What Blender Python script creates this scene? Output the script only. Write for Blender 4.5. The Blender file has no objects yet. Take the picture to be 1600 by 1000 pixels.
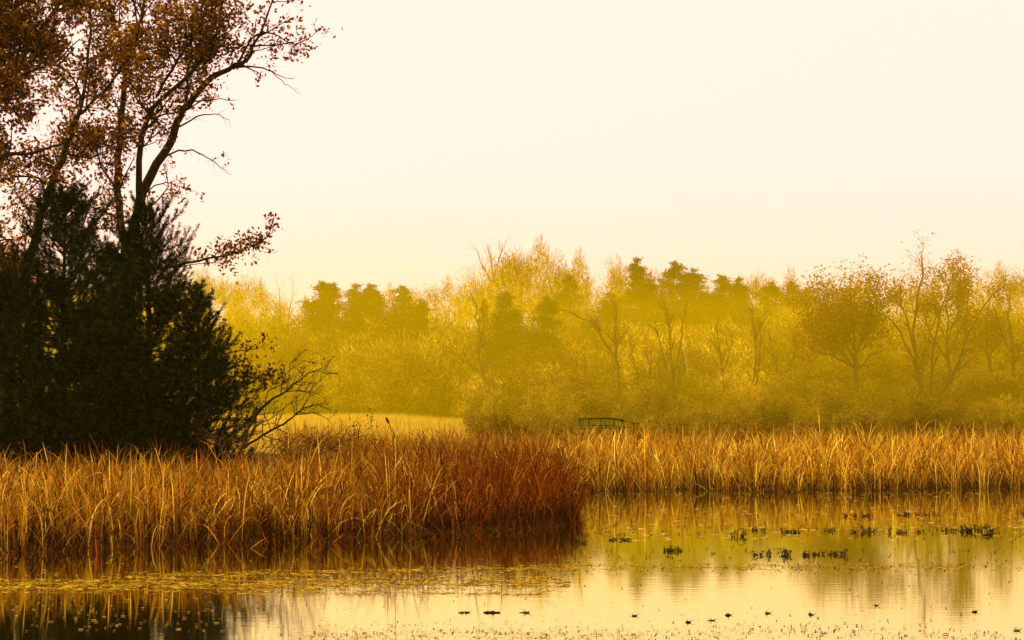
import bpy, math
import numpy as np

# ------------------------------------------------------------------ camera, sky, sun, exposure
sc = bpy.context.scene
F_PX, CX, CY, HOR, EYE = 3600.0, 800.0, 500.0, 635.0, 3.46
PITCH = math.atan((HOR - CY) / F_PX)
cam_d = bpy.data.cameras.new('camera')
cam_d.sensor_width = 36.0
cam_d.lens = 36.0 * F_PX / 1600.0
cam_d.clip_start = 0.5
cam_d.clip_end = 5000.0
cam = bpy.data.objects.new('camera', cam_d)
sc.collection.objects.link(cam)
cam.location = (0, 0, EYE)
cam.rotation_euler = (math.pi / 2 + PITCH, 0, 0)
sc.camera = cam

SUN_AZ = math.radians(-72)      # measured from the view direction (+Y), negative = to the left
SUN_EL = math.radians(27)
world = bpy.data.worlds.new('World')
sc.world = world
world.use_nodes = True
wn, wl = world.node_tree.nodes, world.node_tree.links
wn.clear()
sky = wn.new('ShaderNodeTexSky')
sky.sky_type = 'NISHITA'
sky.sun_disc = False
sky.sun_elevation = SUN_EL
sky.sun_rotation = SUN_AZ
sky.air_density = 1.0
sky.dust_density = 6.0
sky.ozone_density = 0.3
tint = wn.new('ShaderNodeMix'); tint.data_type = 'RGBA'; tint.blend_type = 'MULTIPLY'
tint.inputs['Factor'].default_value = 1.0
wl.new(sky.outputs['Color'], tint.inputs['A'])
tint.inputs['B'].default_value = (1.0, 0.80, 0.46, 1)
b1 = wn.new('ShaderNodeBackground'); b1.inputs['Strength'].default_value = 0.02
wl.new(tint.outputs['Result'], b1.inputs['Color'])
b2 = wn.new('ShaderNodeBackground')           # the even veil of thin high cloud
b2.inputs['Color'].default_value = (1.0, 0.62, 0.545, 1)
b2.inputs['Strength'].default_value = 0.90
ad = wn.new('ShaderNodeAddShader')
wl.new(b1.outputs[0], ad.inputs[0]); wl.new(b2.outputs[0], ad.inputs[1])
wo = wn.new('ShaderNodeOutputWorld')
wl.new(ad.outputs[0], wo.inputs['Surface'])

sun_d = bpy.data.lights.new('sun', 'SUN')
sun_d.energy = 5.0
sun_d.angle = math.radians(1.0)
sun_d.color = (1.0, 0.80, 0.34)
sun = bpy.data.objects.new('sun', sun_d)
sc.collection.objects.link(sun)
from mathutils import Vector
sdir = Vector((math.sin(SUN_AZ) * math.cos(SUN_EL), math.cos(SUN_AZ) * math.cos(SUN_EL), math.sin(SUN_EL)))
sun.rotation_euler = sdir.to_track_quat('Z', 'Y').to_euler()
sun.location = (-60, 40, 60)

sc.view_settings.view_transform = 'Standard'
sc.view_settings.look = 'None'
sc.view_settings.gamma = 1.0
sc.view_settings.use_curve_mapping = False
sc.view_settings.exposure = 0.65
sc.cycles.use_denoising = True
sc.cycles.max_bounces = 6
sc.cycles.diffuse_bounces = 3
sc.cycles.glossy_bounces = 2
sc.cycles.transmission_bounces = 3
sc.cycles.volume_bounces = 1
sc.cycles.transparent_max_bounces = 8

# ------------------------------------------------------------------ helpers
RNG = np.random.default_rng(11)
SP, CP = math.sin(PITCH), math.cos(PITCH)

def at(px, py, d):
    """The point at ground distance d (metres along +Y) that the pixel px, py of the photograph shows."""
    u, v = (px - CX) / F_PX, (CY - py) / F_PX
    dy, dz = CP - v * SP, SP + v * CP
    return np.array([u / dy * d, d, EYE + dz / dy * d])

def nrm(a):
    return a / np.maximum(np.linalg.norm(a, axis=-1, keepdims=True), 1e-9)

def runit(n, rng=None):
    return nrm((rng or RNG).normal(size=(n, 3)))

class MB:
    """Collects verts, quads, tris and one colour per vertex, then links them as ONE mesh object."""
    def __init__(s):
        s.V, s.Q, s.T, s.C, s.n = [], [], [], [], 0
    def add(s, v, q=None, t=None, c=(1, 1, 1)):
        v = np.asarray(v, np.float32).reshape(-1, 3)
        c = np.asarray(c, np.float32)
        if c.ndim == 1:
            c = np.broadcast_to(c, (len(v), 3))
        if q is not None and len(q): s.Q.append(np.asarray(q, np.int32).reshape(-1, 4) + s.n)
        if t is not None and len(t): s.T.append(np.asarray(t, np.int32).reshape(-1, 3) + s.n)
        s.V.append(v); s.C.append(c); s.n += len(v)
    def arrays(s):
        V = np.concatenate(s.V) if s.V else np.zeros((0, 3), np.float32)
        C = np.concatenate(s.C) if s.C else np.zeros((0, 3), np.float32)
        Q = np.concatenate(s.Q) if s.Q else np.zeros((0, 4), np.int32)
        T = np.concatenate(s.T) if s.T else np.zeros((0, 3), np.int32)
        return V, Q, T, C
    def mesh(s, name, mat, smooth=False):
        V, Q, T, C = s.arrays()
        me = bpy.data.meshes.new(name)
        me.vertices.add(len(V)); me.vertices.foreach_set('co', V.ravel())
        nl = Q.size + T.size
        me.loops.add(nl)
        me.loops.foreach_set('vertex_index', np.concatenate([Q.ravel(), T.ravel()]).astype(np.int32))
        me.polygons.add(len(Q) + len(T))
        ls = np.concatenate([np.arange(len(Q)) * 4, Q.size + np.arange(len(T)) * 3]).astype(np.int32)
        me.polygons.foreach_set('loop_start', ls)
        a = me.color_attributes.new('Col', 'FLOAT_COLOR', 'POINT')
        a.data.foreach_set('color', np.concatenate([C, np.ones((len(C), 1), np.float32)], 1).astype(np.float32).ravel())
        me.update(calc_edges=True)
        if smooth:
            me.polygons.foreach_set('use_smooth', np.ones(len(me.polygons), bool))
        me.materials.append(mat)
        return me
    def build(s, name, mat, parent=None, smooth=False):
        return link(name, s.mesh(name, mat, smooth), parent)

def link(name, me, parent=None):
    o = bpy.data.objects.new(name, me)
    sc.collection.objects.link(o)
    if parent is not None: o.parent = parent
    return o

def tag(o, label, cat=None, group=None, kind=None):
    o['label'] = label
    if cat: o['category'] = cat
    if group: o['group'] = group
    if kind: o['kind'] = kind
    return o

def thing(name, label, cat, loc, group=None, rz=0.0, s=(1, 1, 1)):
    o = link(name, None)
    o.location = [float(x) for x in loc]; o.rotation_euler = (0, 0, rz); o.scale = s
    o.empty_display_size = 0.5
    return tag(o, label, cat, group)

def tube(mb, pts, rad, sides=5, c=(1, 1, 1)):
    pts = np.asarray(pts, float); rad = np.asarray(rad, float); k = len(pts)
    tg = np.empty_like(pts)
    tg[1:-1] = pts[2:] - pts[:-2]; tg[0] = pts[1] - pts[0]; tg[-1] = pts[-1] - pts[-2]
    tg = nrm(tg)
    ref = np.array([0.31, 0.87, 0.11]) if abs(nrm(pts[-1] - pts[0])[1]) < 0.75 else np.array([0.9, 0.1, 0.2])
    a = nrm(np.cross(tg, ref)); b = np.cross(tg, a)
    th = np.arange(sides) * 2 * math.pi / sides
    ring = a[:, None] * np.cos(th)[None, :, None] + b[:, None] * np.sin(th)[None, :, None]
    v = (pts[:, None] + ring * rad[:, None, None]).reshape(-1, 3)
    i = np.arange(k - 1)[:, None] * sides; j = np.arange(sides)[None]; j2 = (j + 1) % sides
    q = np.stack([i + j, i + j2, i + sides + j2, i + sides + j], -1).reshape(-1, 4)
    mb.add(v, q=q, c=c)

def spikes(mb, p0, p1, r, c=(1, 1, 1)):
    """Many three-sided tapering twigs at once."""
    p0 = np.asarray(p0, float); p1 = np.asarray(p1, float); n = len(p0)
    if n == 0: return
    r = np.broadcast_to(np.asarray(r, float), (n,))
    d = nrm(p1 - p0)
    a = nrm(np.cross(d, np.array([0.3, 0.8, 0.21]))); b = np.cross(d, a)
    v = np.empty((n, 4, 3))
    for k in range(3):
        t = k * 2.0944
        v[:, k] = p0 + (a * math.cos(t) + b * math.sin(t)) * r[:, None]
    v[:, 3] = p1
    i = np.arange(n)[:, None] * 4
    t = np.concatenate([i + [0, 1, 3], i + [1, 2, 3], i + [2, 0, 3]])
    c = np.asarray(c, np.float32)
    if c.ndim == 2: c = np.repeat(c, 4, 0)
    mb.add(v.reshape(-1, 3), t=t, c=c)

def leaves(mb, cen, size, rng, c, droop=0.25, aspect=0.55):
    """Kite shaped leaves folded along the midrib, random attitude."""
    n = len(cen)
    if n == 0: return
    size = np.broadcast_to(np.asarray(size, float), (n,))
    ax = runit(n, rng); ax[:, 2] -= droop; ax = nrm(ax)
    sd = nrm(np.cross(ax, runit(n, rng))); up = np.cross(ax, sd)
    s = size[:, None]
    v = np.empty((n, 4, 3))
    v[:, 0] = cen - ax * s * 0.5
    v[:, 1] = cen + sd * s * aspect * 0.5 + up * s * 0.10 + ax * s * 0.08
    v[:, 2] = cen + ax * s * 0.5 + up * s * 0.06
    v[:, 3] = cen - sd * s * aspect * 0.5 + up * s * 0.10 + ax * s * 0.08
    q = np.arange(n)[:, None] * 4 + np.array([0, 1, 2, 3])
    mb.add(v.reshape(-1, 3), q=q, c=np.repeat(c, 4, 0))

def wander(p, d, L, n, jit, up, rng):
    pts = [np.array(p, float)]; d = nrm(np.array(d, float)); st = L / n
    for _ in range(n):
        d = d + rng.normal(size=3) * jit; d[2] += up
        d = nrm(d); pts.append(pts[-1] + d * st)
    return np.array(pts)

def smooth_line(pts, n=3, jit=0.0, rng=None):
    """Catmull-Rom through the guide points, with a little wobble between them."""
    P = np.asarray(pts, float)
    P = np.vstack([2 * P[0] - P[1], P, 2 * P[-1] - P[-2]])
    out = []
    for i in range(1, len(P) - 2):
        for k in range(n):
            t = k / n
            a, b, c_, d = P[i - 1], P[i], P[i + 1], P[i + 2]
            out.append(0.5 * ((2 * b) + (c_ - a) * t + (2 * a - 5 * b + 4 * c_ - d) * t * t + (-a + 3 * b - 3 * c_ + d) * t ** 3))
    out.append(P[-2]); out = np.array(out)
    if jit and rng is not None:
        out[1:] += rng.normal(size=(len(out) - 1, 3)) * jit
    return out

def lerp_line(pts, t):
    seg = np.linalg.norm(np.diff(pts, axis=0), axis=1); cs = np.concatenate([[0], np.cumsum(seg)])
    x = t * cs[-1]; i = min(np.searchsorted(cs, x, side='right') - 1, len(seg) - 1)
    f = (x - cs[i]) / max(seg[i], 1e-6)
    return pts[i] + (pts[i + 1] - pts[i]) * f, nrm(pts[i + 1] - pts[i]), i, f

class Tree:
    """Limbs grow side branches, branches grow twigs, twigs carry leaf anchors."""
    def __init__(s, seed):
        s.rng = np.random.default_rng(seed)
        s.wood, s.tw0, s.tw1, s.twr, s.anch = MB(), [], [], [], []
    def limb(s, pts, rad, sides=6):
        tube(s.wood, pts, rad, sides)
    def branch_out(s, pts, rad, level, dens, L0, start=0.25, up=0.06, spread=(35, 70), jit=0.12, leaf=1.0, tw=(0.25, 0.6)):
        """Children along the line; at level 0 the children are twigs."""
        rng = s.rng
        Ltot = np.linalg.norm(np.diff(pts, axis=0), axis=1).sum()
        n = max(1, int(rng.poisson(dens * Ltot * (1 - start))))
        ts = start + (1 - start) * np.sort(rng.random(n))
        if level > 0: ts[-1] = 0.985
        for t in ts:
            p, d, i, f = lerp_line(pts, t)
            r = rad[i] + (rad[i + 1] - rad[i]) * f
            ang = math.radians(rng.uniform(*spread))
            side = nrm(np.cross(d, rng.normal(size=3)))
            cd = d * math.cos(ang) + side * math.sin(ang)
            if level == 0:
                L = rng.uniform(*tw)
                e = p + nrm(cd + np.array([0, 0, up])) * L
                s.tw0.append(p); s.tw1.append(e); s.twr.append(min(r * 0.8, 0.004 + 0.018 * L))
                if rng.random() < leaf: s.anch.append(e)
                continue
            L = L0 * rng.uniform(0.55, 1.15) * (1.0 - 0.45 * t)
            ns = 4 if level > 1 else 3
            cp = wander(p, cd, L, ns, jit, up, rng)
            cr = np.linspace(min(r * 0.62, 0.02 + 0.022 * L), 0.006 + 0.004 * level, ns + 1)
            tube(s.wood, cp, cr, 4 if level > 1 else 3)
            s.branch_out(cp, cr, level - 1, dens * 1.55, L0 * 0.5, 0.15, up, spread, jit, leaf, tw)
            s.anch.append(cp[-1])

def cols(n, palette, rng, var=0.18):
    """A colour for each piece: a pick from the palette with its own lightness."""
    pal = np.array([p[:3] for p in palette], float); w = np.array([p[3] for p in palette], float)
    c = pal[rng.choice(len(pal), n, p=w / w.sum())]
    return (c * np.exp(rng.normal(size=(n, 1)) * var)).astype(np.float32)

# ------------------------------------------------------------------ materials
def M_new(name):
    m = bpy.data.materials.new(name); m.use_nodes = True
    nt = m.node_tree; nt.nodes.clear()
    return m, nt, nt.nodes.new('ShaderNodeOutputMaterial')

def leaf_mat(name, trans=0.4, gloss=0.0, tcol=1.3):
    m, nt, out = M_new(name); N, L = nt.nodes, nt.links
    at_ = N.new('ShaderNodeVertexColor'); at_.layer_name = 'Col'
    geo = N.new('ShaderNodeNewGeometry')
    no = N.new('ShaderNodeTexNoise'); no.inputs['Scale'].default_value = 1.3; no.inputs['Detail'].default_value = 4
    L.new(geo.outputs['Position'], no.inputs['Vector'])
    mr = N.new('ShaderNodeMapRange'); mr.inputs['From Min'].default_value = 0.3; mr.inputs['From Max'].default_value = 0.7
    mr.inputs['To Min'].default_value = 0.75; mr.inputs['To Max'].default_value = 1.25
    L.new(no.outputs['Fac'], mr.inputs['Value'])
    mu = N.new('ShaderNodeMix'); mu.data_type = 'RGBA'; mu.blend_type = 'MULTIPLY'; mu.inputs['Factor'].default_value = 1
    L.new(at_.outputs['Color'], mu.inputs['A']); L.new(mr.outputs['Result'], mu.inputs['B'])
    df = N.new('ShaderNodeBsdfDiffuse'); L.new(mu.outputs['Result'], df.inputs['Color'])
    tr = N.new('ShaderNodeBsdfTranslucent')
    br = N.new('ShaderNodeMix'); br.data_type = 'RGBA'; br.blend_type = 'MULTIPLY'; br.inputs['Factor'].default_value = 1
    L.new(mu.outputs['Result'], br.inputs['A']); br.inputs['B'].default_value = (tcol, tcol * 0.95, tcol * 0.7, 1)
    L.new(br.outputs['Result'], tr.inputs['Color'])
    mx = N.new('ShaderNodeMixShader'); mx.inputs['Fac'].default_value = trans
    L.new(df.outputs[0], mx.inputs[1]); L.new(tr.outputs[0], mx.inputs[2])
    last = mx.outputs[0]
    if gloss:
        gl = N.new('ShaderNodeBsdfGlossy'); gl.inputs['Roughness'].default_value = 0.42
        gl.inputs['Color'].default_value = (1, 0.9, 0.7, 1)
        m2 = N.new('ShaderNodeMixShader'); m2.inputs['Fac'].default_value = gloss
        L.new(last, m2.inputs[1]); L.new(gl.outputs[0], m2.inputs[2]); last = m2.outputs[0]
    L.new(last, out.inputs['Surface'])
    return m

def solid_mat(name, c1, c2, scale=6.0, rough=0.85, bump=0.3, stretch=(1, 1, 1), spec=0.05):
    m, nt, out = M_new(name); N, L = nt.nodes, nt.links
    tc = N.new('ShaderNodeTexCoord'); mp = N.new('ShaderNodeMapping'); mp.inputs['Scale'].default_value = stretch
    L.new(tc.outputs['Object'], mp.inputs['Vector'])
    no = N.new('ShaderNodeTexNoise'); no.inputs['Scale'].default_value = scale; no.inputs['Detail'].default_value = 6
    L.new(mp.outputs['Vector'], no.inputs['Vector'])
    rp = N.new('ShaderNodeValToRGB'); rp.color_ramp.elements[0].position = 0.3; rp.color_ramp.elements[1].position = 0.7
    rp.color_ramp.elements[0].color = (*c1, 1); rp.color_ramp.elements[1].color = (*c2, 1)
    L.new(no.outputs['Fac'], rp.inputs['Fac'])
    bs = N.new('ShaderNodeBsdfPrincipled'); bs.inputs['Roughness'].default_value = rough
    bs.inputs['Specular IOR Level'].default_value = spec
    L.new(rp.outputs['Color'], bs.inputs['Base Color'])
    bp = N.new('ShaderNodeBump'); bp.inputs['Strength'].default_value = bump; bp.inputs['Distance'].default_value = 0.05
    L.new(no.outputs['Fac'], bp.inputs['Height']); L.new(bp.outputs['Normal'], bs.inputs['Normal'])
    L.new(bs.outputs[0], out.inputs['Surface'])
    return m

M_REED = leaf_mat('reed_blades', 0.30, 0.0)
M_OAKLEAF = leaf_mat('oak_leaves', 0.5, 0.0)
M_NEEDLE = leaf_mat('pine_needles', 0.12, 0.0)
M_FARLEAF = leaf_mat('far_foliage', 0.35)
M_WEED = leaf_mat('pond_weed', 0.15)
M_DUCK = leaf_mat('duckweed', 0.1, 0.0)
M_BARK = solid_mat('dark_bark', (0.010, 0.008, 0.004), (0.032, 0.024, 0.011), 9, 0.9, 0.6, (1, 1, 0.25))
M_TWIG = solid_mat('bare_twigs', (0.04, 0.030, 0.008), (0.09, 0.068, 0.016), 4, 0.9, 0.2)
M_PALEBARK = solid_mat('pale_bark', (0.10, 0.075, 0.035), (0.20, 0.15, 0.07), 5, 0.9, 0.3, (1, 1, 0.3))
M_DEADWOOD = solid_mat('bleached_deadwood', (0.38, 0.30, 0.12), (0.55, 0.45, 0.20), 5, 0.8, 0.2)
M_GREEN = solid_mat('green_painted_wood', (0.012, 0.050, 0.001), (0.020, 0.080, 0.002), 14, 0.6, 0.2)
M_SEED = solid_mat('cattail_seed_head', (0.025, 0.016, 0.008), (0.05, 0.03, 0.014), 30, 0.95, 0.5)
M_MUD = solid_mat('wet_driftwood', (0.010, 0.007, 0.004), (0.03, 0.02, 0.010), 9, 0.5, 0.5)

# ------------------------------------------------------------------ setting: ground, water
SHX = np.array([-60, -30, -14, -11.9, -9.3, -5.6, -1.7, 0.9, 1.9])
SHY = np.array([50, 51, 53, 53.5, 55.9, 57.9, 62.3, 65.6, 67.3])
FRX = np.array([2.0, 2.7, 5.2, 9, 13, 17, 21.8, 40, 90])
FRY = np.array([91, 92.3, 93.6, 94.2, 93.8, 95.2, 98, 102, 110])

def hsh(x, y, s=0):
    return np.sin(x * 1.7 + s) * 0.5 + np.sin(x * 0.63 + y * 0.9 + 1.3 * s) * 0.6 + np.sin(x * 4.1 - y * 2.3 + s) * 0.25

def land(X, Y):
    """Metres inside the bank (positive on land, negative in the pond)."""
    near = Y - np.interp(X, SHX, SHY) - 0.9 - 0.3 * hsh(X, Y * 0) - 0.3 * np.sin(X * 5.3 + 2 * np.sin(X * 1.9)) - 0.2 * np.sin(X * 13.1)
    edge = (1.95 + (Y - 67) * 0.022 + 0.25 * hsh(Y * 0.8, Y * 0, 2)) - X
    far = Y - np.interp(X, FRX, FRY) - 0.9 * hsh(X * 0.8, Y * 0, 4) - 0.6 * np.sin(X * 3.7 + 2 * np.sin(X * 1.3)) - 0.3 * np.sin(X * 9.1)
    return np.where(X < 1.95 + (Y - 67) * 0.022, np.minimum(near, np.where(Y < 92, edge, 99)), far)

def ground_z(X, Y):
    X = np.asarray(X, float); Y = np.asarray(Y, float)
    ln = land(X, Y)
    bank = np.clip(ln / 3.0, -1, 1)
    z = np.where(bank < 0, -0.5 + 0.5 * (1 + bank) ** 2 - 0.02, 0.12 * bank)
    left = np.clip((-8 - X) / 6, 0, 1) * np.clip((Y - 82) / 8, 0, 1)
    z = z + 0.5 * left
    t = np.clip((Y - 130) / 160, 0, 1); z = z + 1.35 * t * t * (3 - 2 * t)
    t = np.clip((Y - 300) / 260, 0, 1); z = z + (10.0 + 3.0 * np.exp(-((X - 12) / 40) ** 2)) * t * t * (3 - 2 * t)
    return z

xs = np.unique(np.concatenate([np.arange(-40, 60, 1.0), np.linspace(-560, -40, 40), np.linspace(60, 560, 40)]))
ys = np.unique(np.concatenate([np.arange(44, 140, 1.0), np.linspace(-30, 44, 12), np.linspace(140, 900, 60)]))
GX, GY = np.meshgrid(xs, ys)
GZ = ground_z(GX, GY)
GZ[GY < 44] = -0.52
mb = MB(); nx, ny = len(xs), len(ys)
i = (np.arange(ny - 1)[:, None] * nx + np.arange(nx - 1)[None]).ravel()
mb.add(np.stack([GX, GY, GZ], -1).reshape(-1, 3), q=np.stack([i, i + 1, i + nx + 1, i + nx], -1))
M_GROUND = solid_mat('marsh_soil', (0.035, 0.022, 0.009), (0.10, 0.065, 0.022), 0.8, 1.0, 0.5, spec=0.0)
tag(mb.build('ground', M_GROUND, smooth=True), 'brown marshy ground rising to a wooded slope', kind='structure')

def water_mat():
    m, nt, out = M_new('pond_water'); N, L = nt.nodes, nt.links
    geo = N.new('ShaderNodeNewGeometry')
    mp = N.new('ShaderNodeMapping'); mp.inputs['Scale'].default_value = (0.9, 2.6, 1)
    L.new(geo.outputs['Position'], mp.inputs['Vector'])
    n1 = N.new('ShaderNodeTexNoise'); n1.inputs['Scale'].default_value = 1.2; n1.inputs['Detail'].default_value = 3
    L.new(mp.outputs['Vector'], n1.inputs['Vector'])
    bp = N.new('ShaderNodeBump'); bp.inputs['Strength'].default_value = 0.10; bp.inputs['Distance'].default_value = 0.012
    L.new(n1.outputs['Fac'], bp.inputs['Height'])
    df = N.new('ShaderNodeBsdfDiffuse'); df.inputs['Color'].default_value = (0.014, 0.007, 0.002, 1)
    gl = N.new('ShaderNodeBsdfGlossy'); gl.inputs['Color'].default_value = (0.96, 1.0, 0.52, 1)      # mirrored sky tinted yellow through the gloss colour
    gl.inputs['Roughness'].default_value = 0.04
    fr = N.new('ShaderNodeFresnel'); fr.inputs['IOR'].default_value = 1.33
    pw = N.new('ShaderNodeMath'); pw.operation = 'POWER'; pw.inputs[1].default_value = 0.30
    L.new(fr.outputs[0], pw.inputs[0])
    L.new(bp.outputs['Normal'], gl.inputs['Normal'])
    mx = N.new('ShaderNodeMixShader'); L.new(pw.outputs[0], mx.inputs[0]); L.new(df.outputs[0], mx.inputs[1]); L.new(gl.outputs[0], mx.inputs[2])
    L.new(mx.outputs[0], out.inputs['Surface'])
    return m
mb = MB()
mb.add([(-70, -25, 0), (100, -25, 0), (100, 118, 0), (-70, 118, 0)], q=[(0, 1, 2, 3)])
tag(mb.build('pond_water', water_mat()), 'still brown pond water mirroring the pale sky', kind='structure')

# ------------------------------------------------------------------ reeds (nobody could count them)
REED_PAL = [(0.36, 0.165, 0.012, 3), (0.52, 0.30, 0.03, 1.8), (0.23, 0.085, 0.008, 3), (0.09, 0.030, 0.004, 2.8), (0.74, 0.53, 0.09, 0.7)]
RED_PAL = [(0.14, 0.032, 0.005, 3), (0.23, 0.065, 0.008, 2), (0.07, 0.014, 0.003, 3), (0.40, 0.19, 0.025, 0.5)]

def blades(mb, base, h, lean, bend, width, c, rng, nseg=5, broken=0.0):
    """Curved tapering strips: lean tilts the whole blade, bend droops its tip."""
    n = len(base)
    az = rng.random(n) * 2 * math.pi
    dirx, diry = np.cos(az), np.sin(az)
    t = np.linspace(0, 1, nseg + 1)
    ang = lean[:, None] + bend[:, None] * np.maximum(0, (t - 0.22) / 0.78)[None] ** 1.35
    if broken:                                    # snapped blades fold over at one joint
        kk = rng.integers(1, nseg, n)[:, None]; hit = (rng.random(n) < broken)[:, None]
        ang = ang + np.where(hit & (np.arange(nseg + 1)[None] >= kk), rng.uniform(0.7, 2.6, n)[:, None], 0.0)
    st = (h / nseg)[:, None] * rng.uniform(0.8, 1.2, (n, 1))
    out = np.cumsum(np.concatenate([np.zeros((n, 1)), np.sin(ang[:, :-1]) * st], 1), 1)
    zz = np.cumsum(np.concatenate([np.zeros((n, 1)), np.cos(ang[:, :-1]) * st], 1), 1)
    cen = np.stack([base[:, 0:1] + out * dirx[:, None], base[:, 1:2] + out * diry[:, None], base[:, 2:3] + zz], -1)
    fa = rng.random(n) * 2 * math.pi
    wd = np.stack([np.cos(fa), np.sin(fa), np.zeros(n)], -1)[:, None, :]
    w = width[:, None] * np.interp(t, [0, 0.2, 0.5, 0.8, 0.95, 1], [0.6, 0.9, 1.0, 0.9, 0.6, 0.08])[None] * 0.5
    v = np.stack([cen - wd * w[..., None], cen + wd * w[..., None]], 2).reshape(-1, 3)
    i = (np.arange(n)[:, None] * (nseg + 1) + np.arange(nseg)[None]).ravel() * 2
    mb.add(v, q=np.stack([i, i + 1, i + 3, i + 2], -1), c=np.repeat(c, (nseg + 1) * 2, 0))

def reed_field(mb, n, X, Y, rng, hmul=1.0, nseg=5):
    """n blades for the given stands, coloured by where they grow."""
    clump = np.clip(0.5 + 0.4 * hsh(X * 1.1, Y * 0.9, 7), 0, 1)
    h = (0.95 + 0.85 * rng.random(len(X)) + 0.5 * clump + 0.5 * np.clip(hsh(X * 3.3, Y * 2.7, 9), -0.8, 0.8) + np.where(rng.random(len(X)) < 0.05, 0.4, 0)) * hmul * np.where(rng.random(len(X)) < 0.3, rng.uniform(0.45, 0.9, len(X)), 1)
    h = h * np.where(Y < 92, np.interp(X, [-18, -10, -4], [0.84, 0.9, 1.0]), 1.0)
    lean = np.abs(rng.normal(size=len(X))) * 0.24
    wild = rng.random(len(X)) < 0.30
    lean = np.where(wild, rng.uniform(0.2, 0.85, len(X)), lean)
    bend = np.where(rng.random(len(X)) < 0.7, rng.uniform(0.9, 3.1, len(X)), rng.uniform(0, 0.6, len(X)))
    w = rng.uniform(0.012, 0.034, len(X))
    c = cols(len(X), REED_PAL, rng, 0.32)
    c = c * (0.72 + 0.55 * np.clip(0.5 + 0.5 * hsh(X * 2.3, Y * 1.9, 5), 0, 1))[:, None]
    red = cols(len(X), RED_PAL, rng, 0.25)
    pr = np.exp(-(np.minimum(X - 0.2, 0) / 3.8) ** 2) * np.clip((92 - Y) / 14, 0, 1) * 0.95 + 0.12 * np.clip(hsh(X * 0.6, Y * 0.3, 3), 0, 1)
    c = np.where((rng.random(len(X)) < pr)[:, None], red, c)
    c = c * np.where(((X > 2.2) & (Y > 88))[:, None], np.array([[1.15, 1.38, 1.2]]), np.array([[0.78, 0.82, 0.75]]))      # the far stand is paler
    z = ground_z(X, Y)
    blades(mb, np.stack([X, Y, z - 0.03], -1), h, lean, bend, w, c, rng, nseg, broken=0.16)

rng = np.random.default_rng(5)
mb = MB()
def stand(n, x0, x1, y0, y1, f):
    X = rng.uniform(x0, x1, n); Y = rng.uniform(y0, y1, n)
    k = f(X, Y)
    g = np.sin(X * 5.1 + 2.2 * np.sin(Y * 2.3)) * np.sin(Y * 4.3 + 1.7 * np.sin(X * 3.1)) + 0.5 * np.sin(X * 11.7 + Y * 7.9)
    k &= rng.random(n) < np.clip(0.62 + 0.75 * g, 0.12, 1)
    return X[k], Y[k]
inview = lambda X, Y: np.abs(X) < 0.235 * Y + 1.5
notree = lambda X, Y: ~((X / Y < -0.098) & (Y > 87))
# front rows of the near bank and of the far bank, dense
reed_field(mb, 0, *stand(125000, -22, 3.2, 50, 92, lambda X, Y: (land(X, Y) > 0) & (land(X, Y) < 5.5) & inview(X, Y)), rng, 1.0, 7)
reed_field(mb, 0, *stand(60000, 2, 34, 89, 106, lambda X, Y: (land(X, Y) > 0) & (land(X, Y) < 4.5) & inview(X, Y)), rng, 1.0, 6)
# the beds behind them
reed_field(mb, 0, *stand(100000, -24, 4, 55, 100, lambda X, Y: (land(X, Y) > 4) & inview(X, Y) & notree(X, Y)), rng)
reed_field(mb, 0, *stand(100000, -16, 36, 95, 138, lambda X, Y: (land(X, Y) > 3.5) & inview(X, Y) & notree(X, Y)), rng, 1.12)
# short dead blades, coloured dark to put shade between the stems
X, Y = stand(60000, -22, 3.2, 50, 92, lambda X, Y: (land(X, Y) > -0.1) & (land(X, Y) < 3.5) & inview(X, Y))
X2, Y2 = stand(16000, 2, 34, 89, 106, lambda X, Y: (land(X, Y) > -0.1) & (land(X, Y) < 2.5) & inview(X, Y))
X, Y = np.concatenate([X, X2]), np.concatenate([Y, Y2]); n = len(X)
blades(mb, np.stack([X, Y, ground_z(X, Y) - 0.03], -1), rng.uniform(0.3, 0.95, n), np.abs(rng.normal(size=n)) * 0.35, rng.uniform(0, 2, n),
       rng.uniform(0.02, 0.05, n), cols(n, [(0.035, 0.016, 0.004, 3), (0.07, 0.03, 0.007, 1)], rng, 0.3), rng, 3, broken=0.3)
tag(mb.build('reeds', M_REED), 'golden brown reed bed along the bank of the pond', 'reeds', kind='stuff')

# dead reed litter lying in the shallows
mb = MB()
X = rng.uniform(-16, 3.5, 34000); Y = rng.uniform(46, 72, 34000); ln = land(X, Y)
k = (ln < 0.3) & (rng.random(len(X)) < np.exp(np.minimum(ln, 0) / 1.1) * (0.25 + 0.75 * (hsh(X * 2.1, Y * 3.0, 6) > 0.1))); X, Y = X[k], Y[k]
blades(mb, np.stack([X, Y, np.full(len(X), -0.02)], -1), rng.uniform(0.1, 0.55, len(X)), rng.uniform(0.3, 1.5, len(X)), rng.uniform(0, 1.2, len(X)),
       rng.uniform(0.015, 0.035, len(X)), cols(len(X), RED_PAL + [(0.05, 0.03, 0.012, 5)], rng, 0.3), rng, 3)
X = rng.uniform(2, 26, 5000); Y = rng.uniform(86, 100, 5000); ln = land(X, Y)
k = (ln < 0.3) & (rng.random(len(X)) < np.exp(np.minimum(ln, 0) / 0.8)); X, Y = X[k], Y[k]
blades(mb, np.stack([X, Y, np.full(len(X), -0.02)], -1), rng.uniform(0.1, 0.4, len(X)), rng.uniform(0.3, 1.5, len(X)), rng.uniform(0, 1.2, len(X)),
       rng.uniform(0.015, 0.03, len(X)), cols(len(X), [(0.05, 0.03, 0.012, 5), (0.3, 0.14, 0.04, 1)], rng, 0.3), rng, 3)
tag(mb.build('reed_litter', M_REED), 'dark broken reed litter lying in the shallows below the reed bed', 'litter', kind='stuff')

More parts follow.
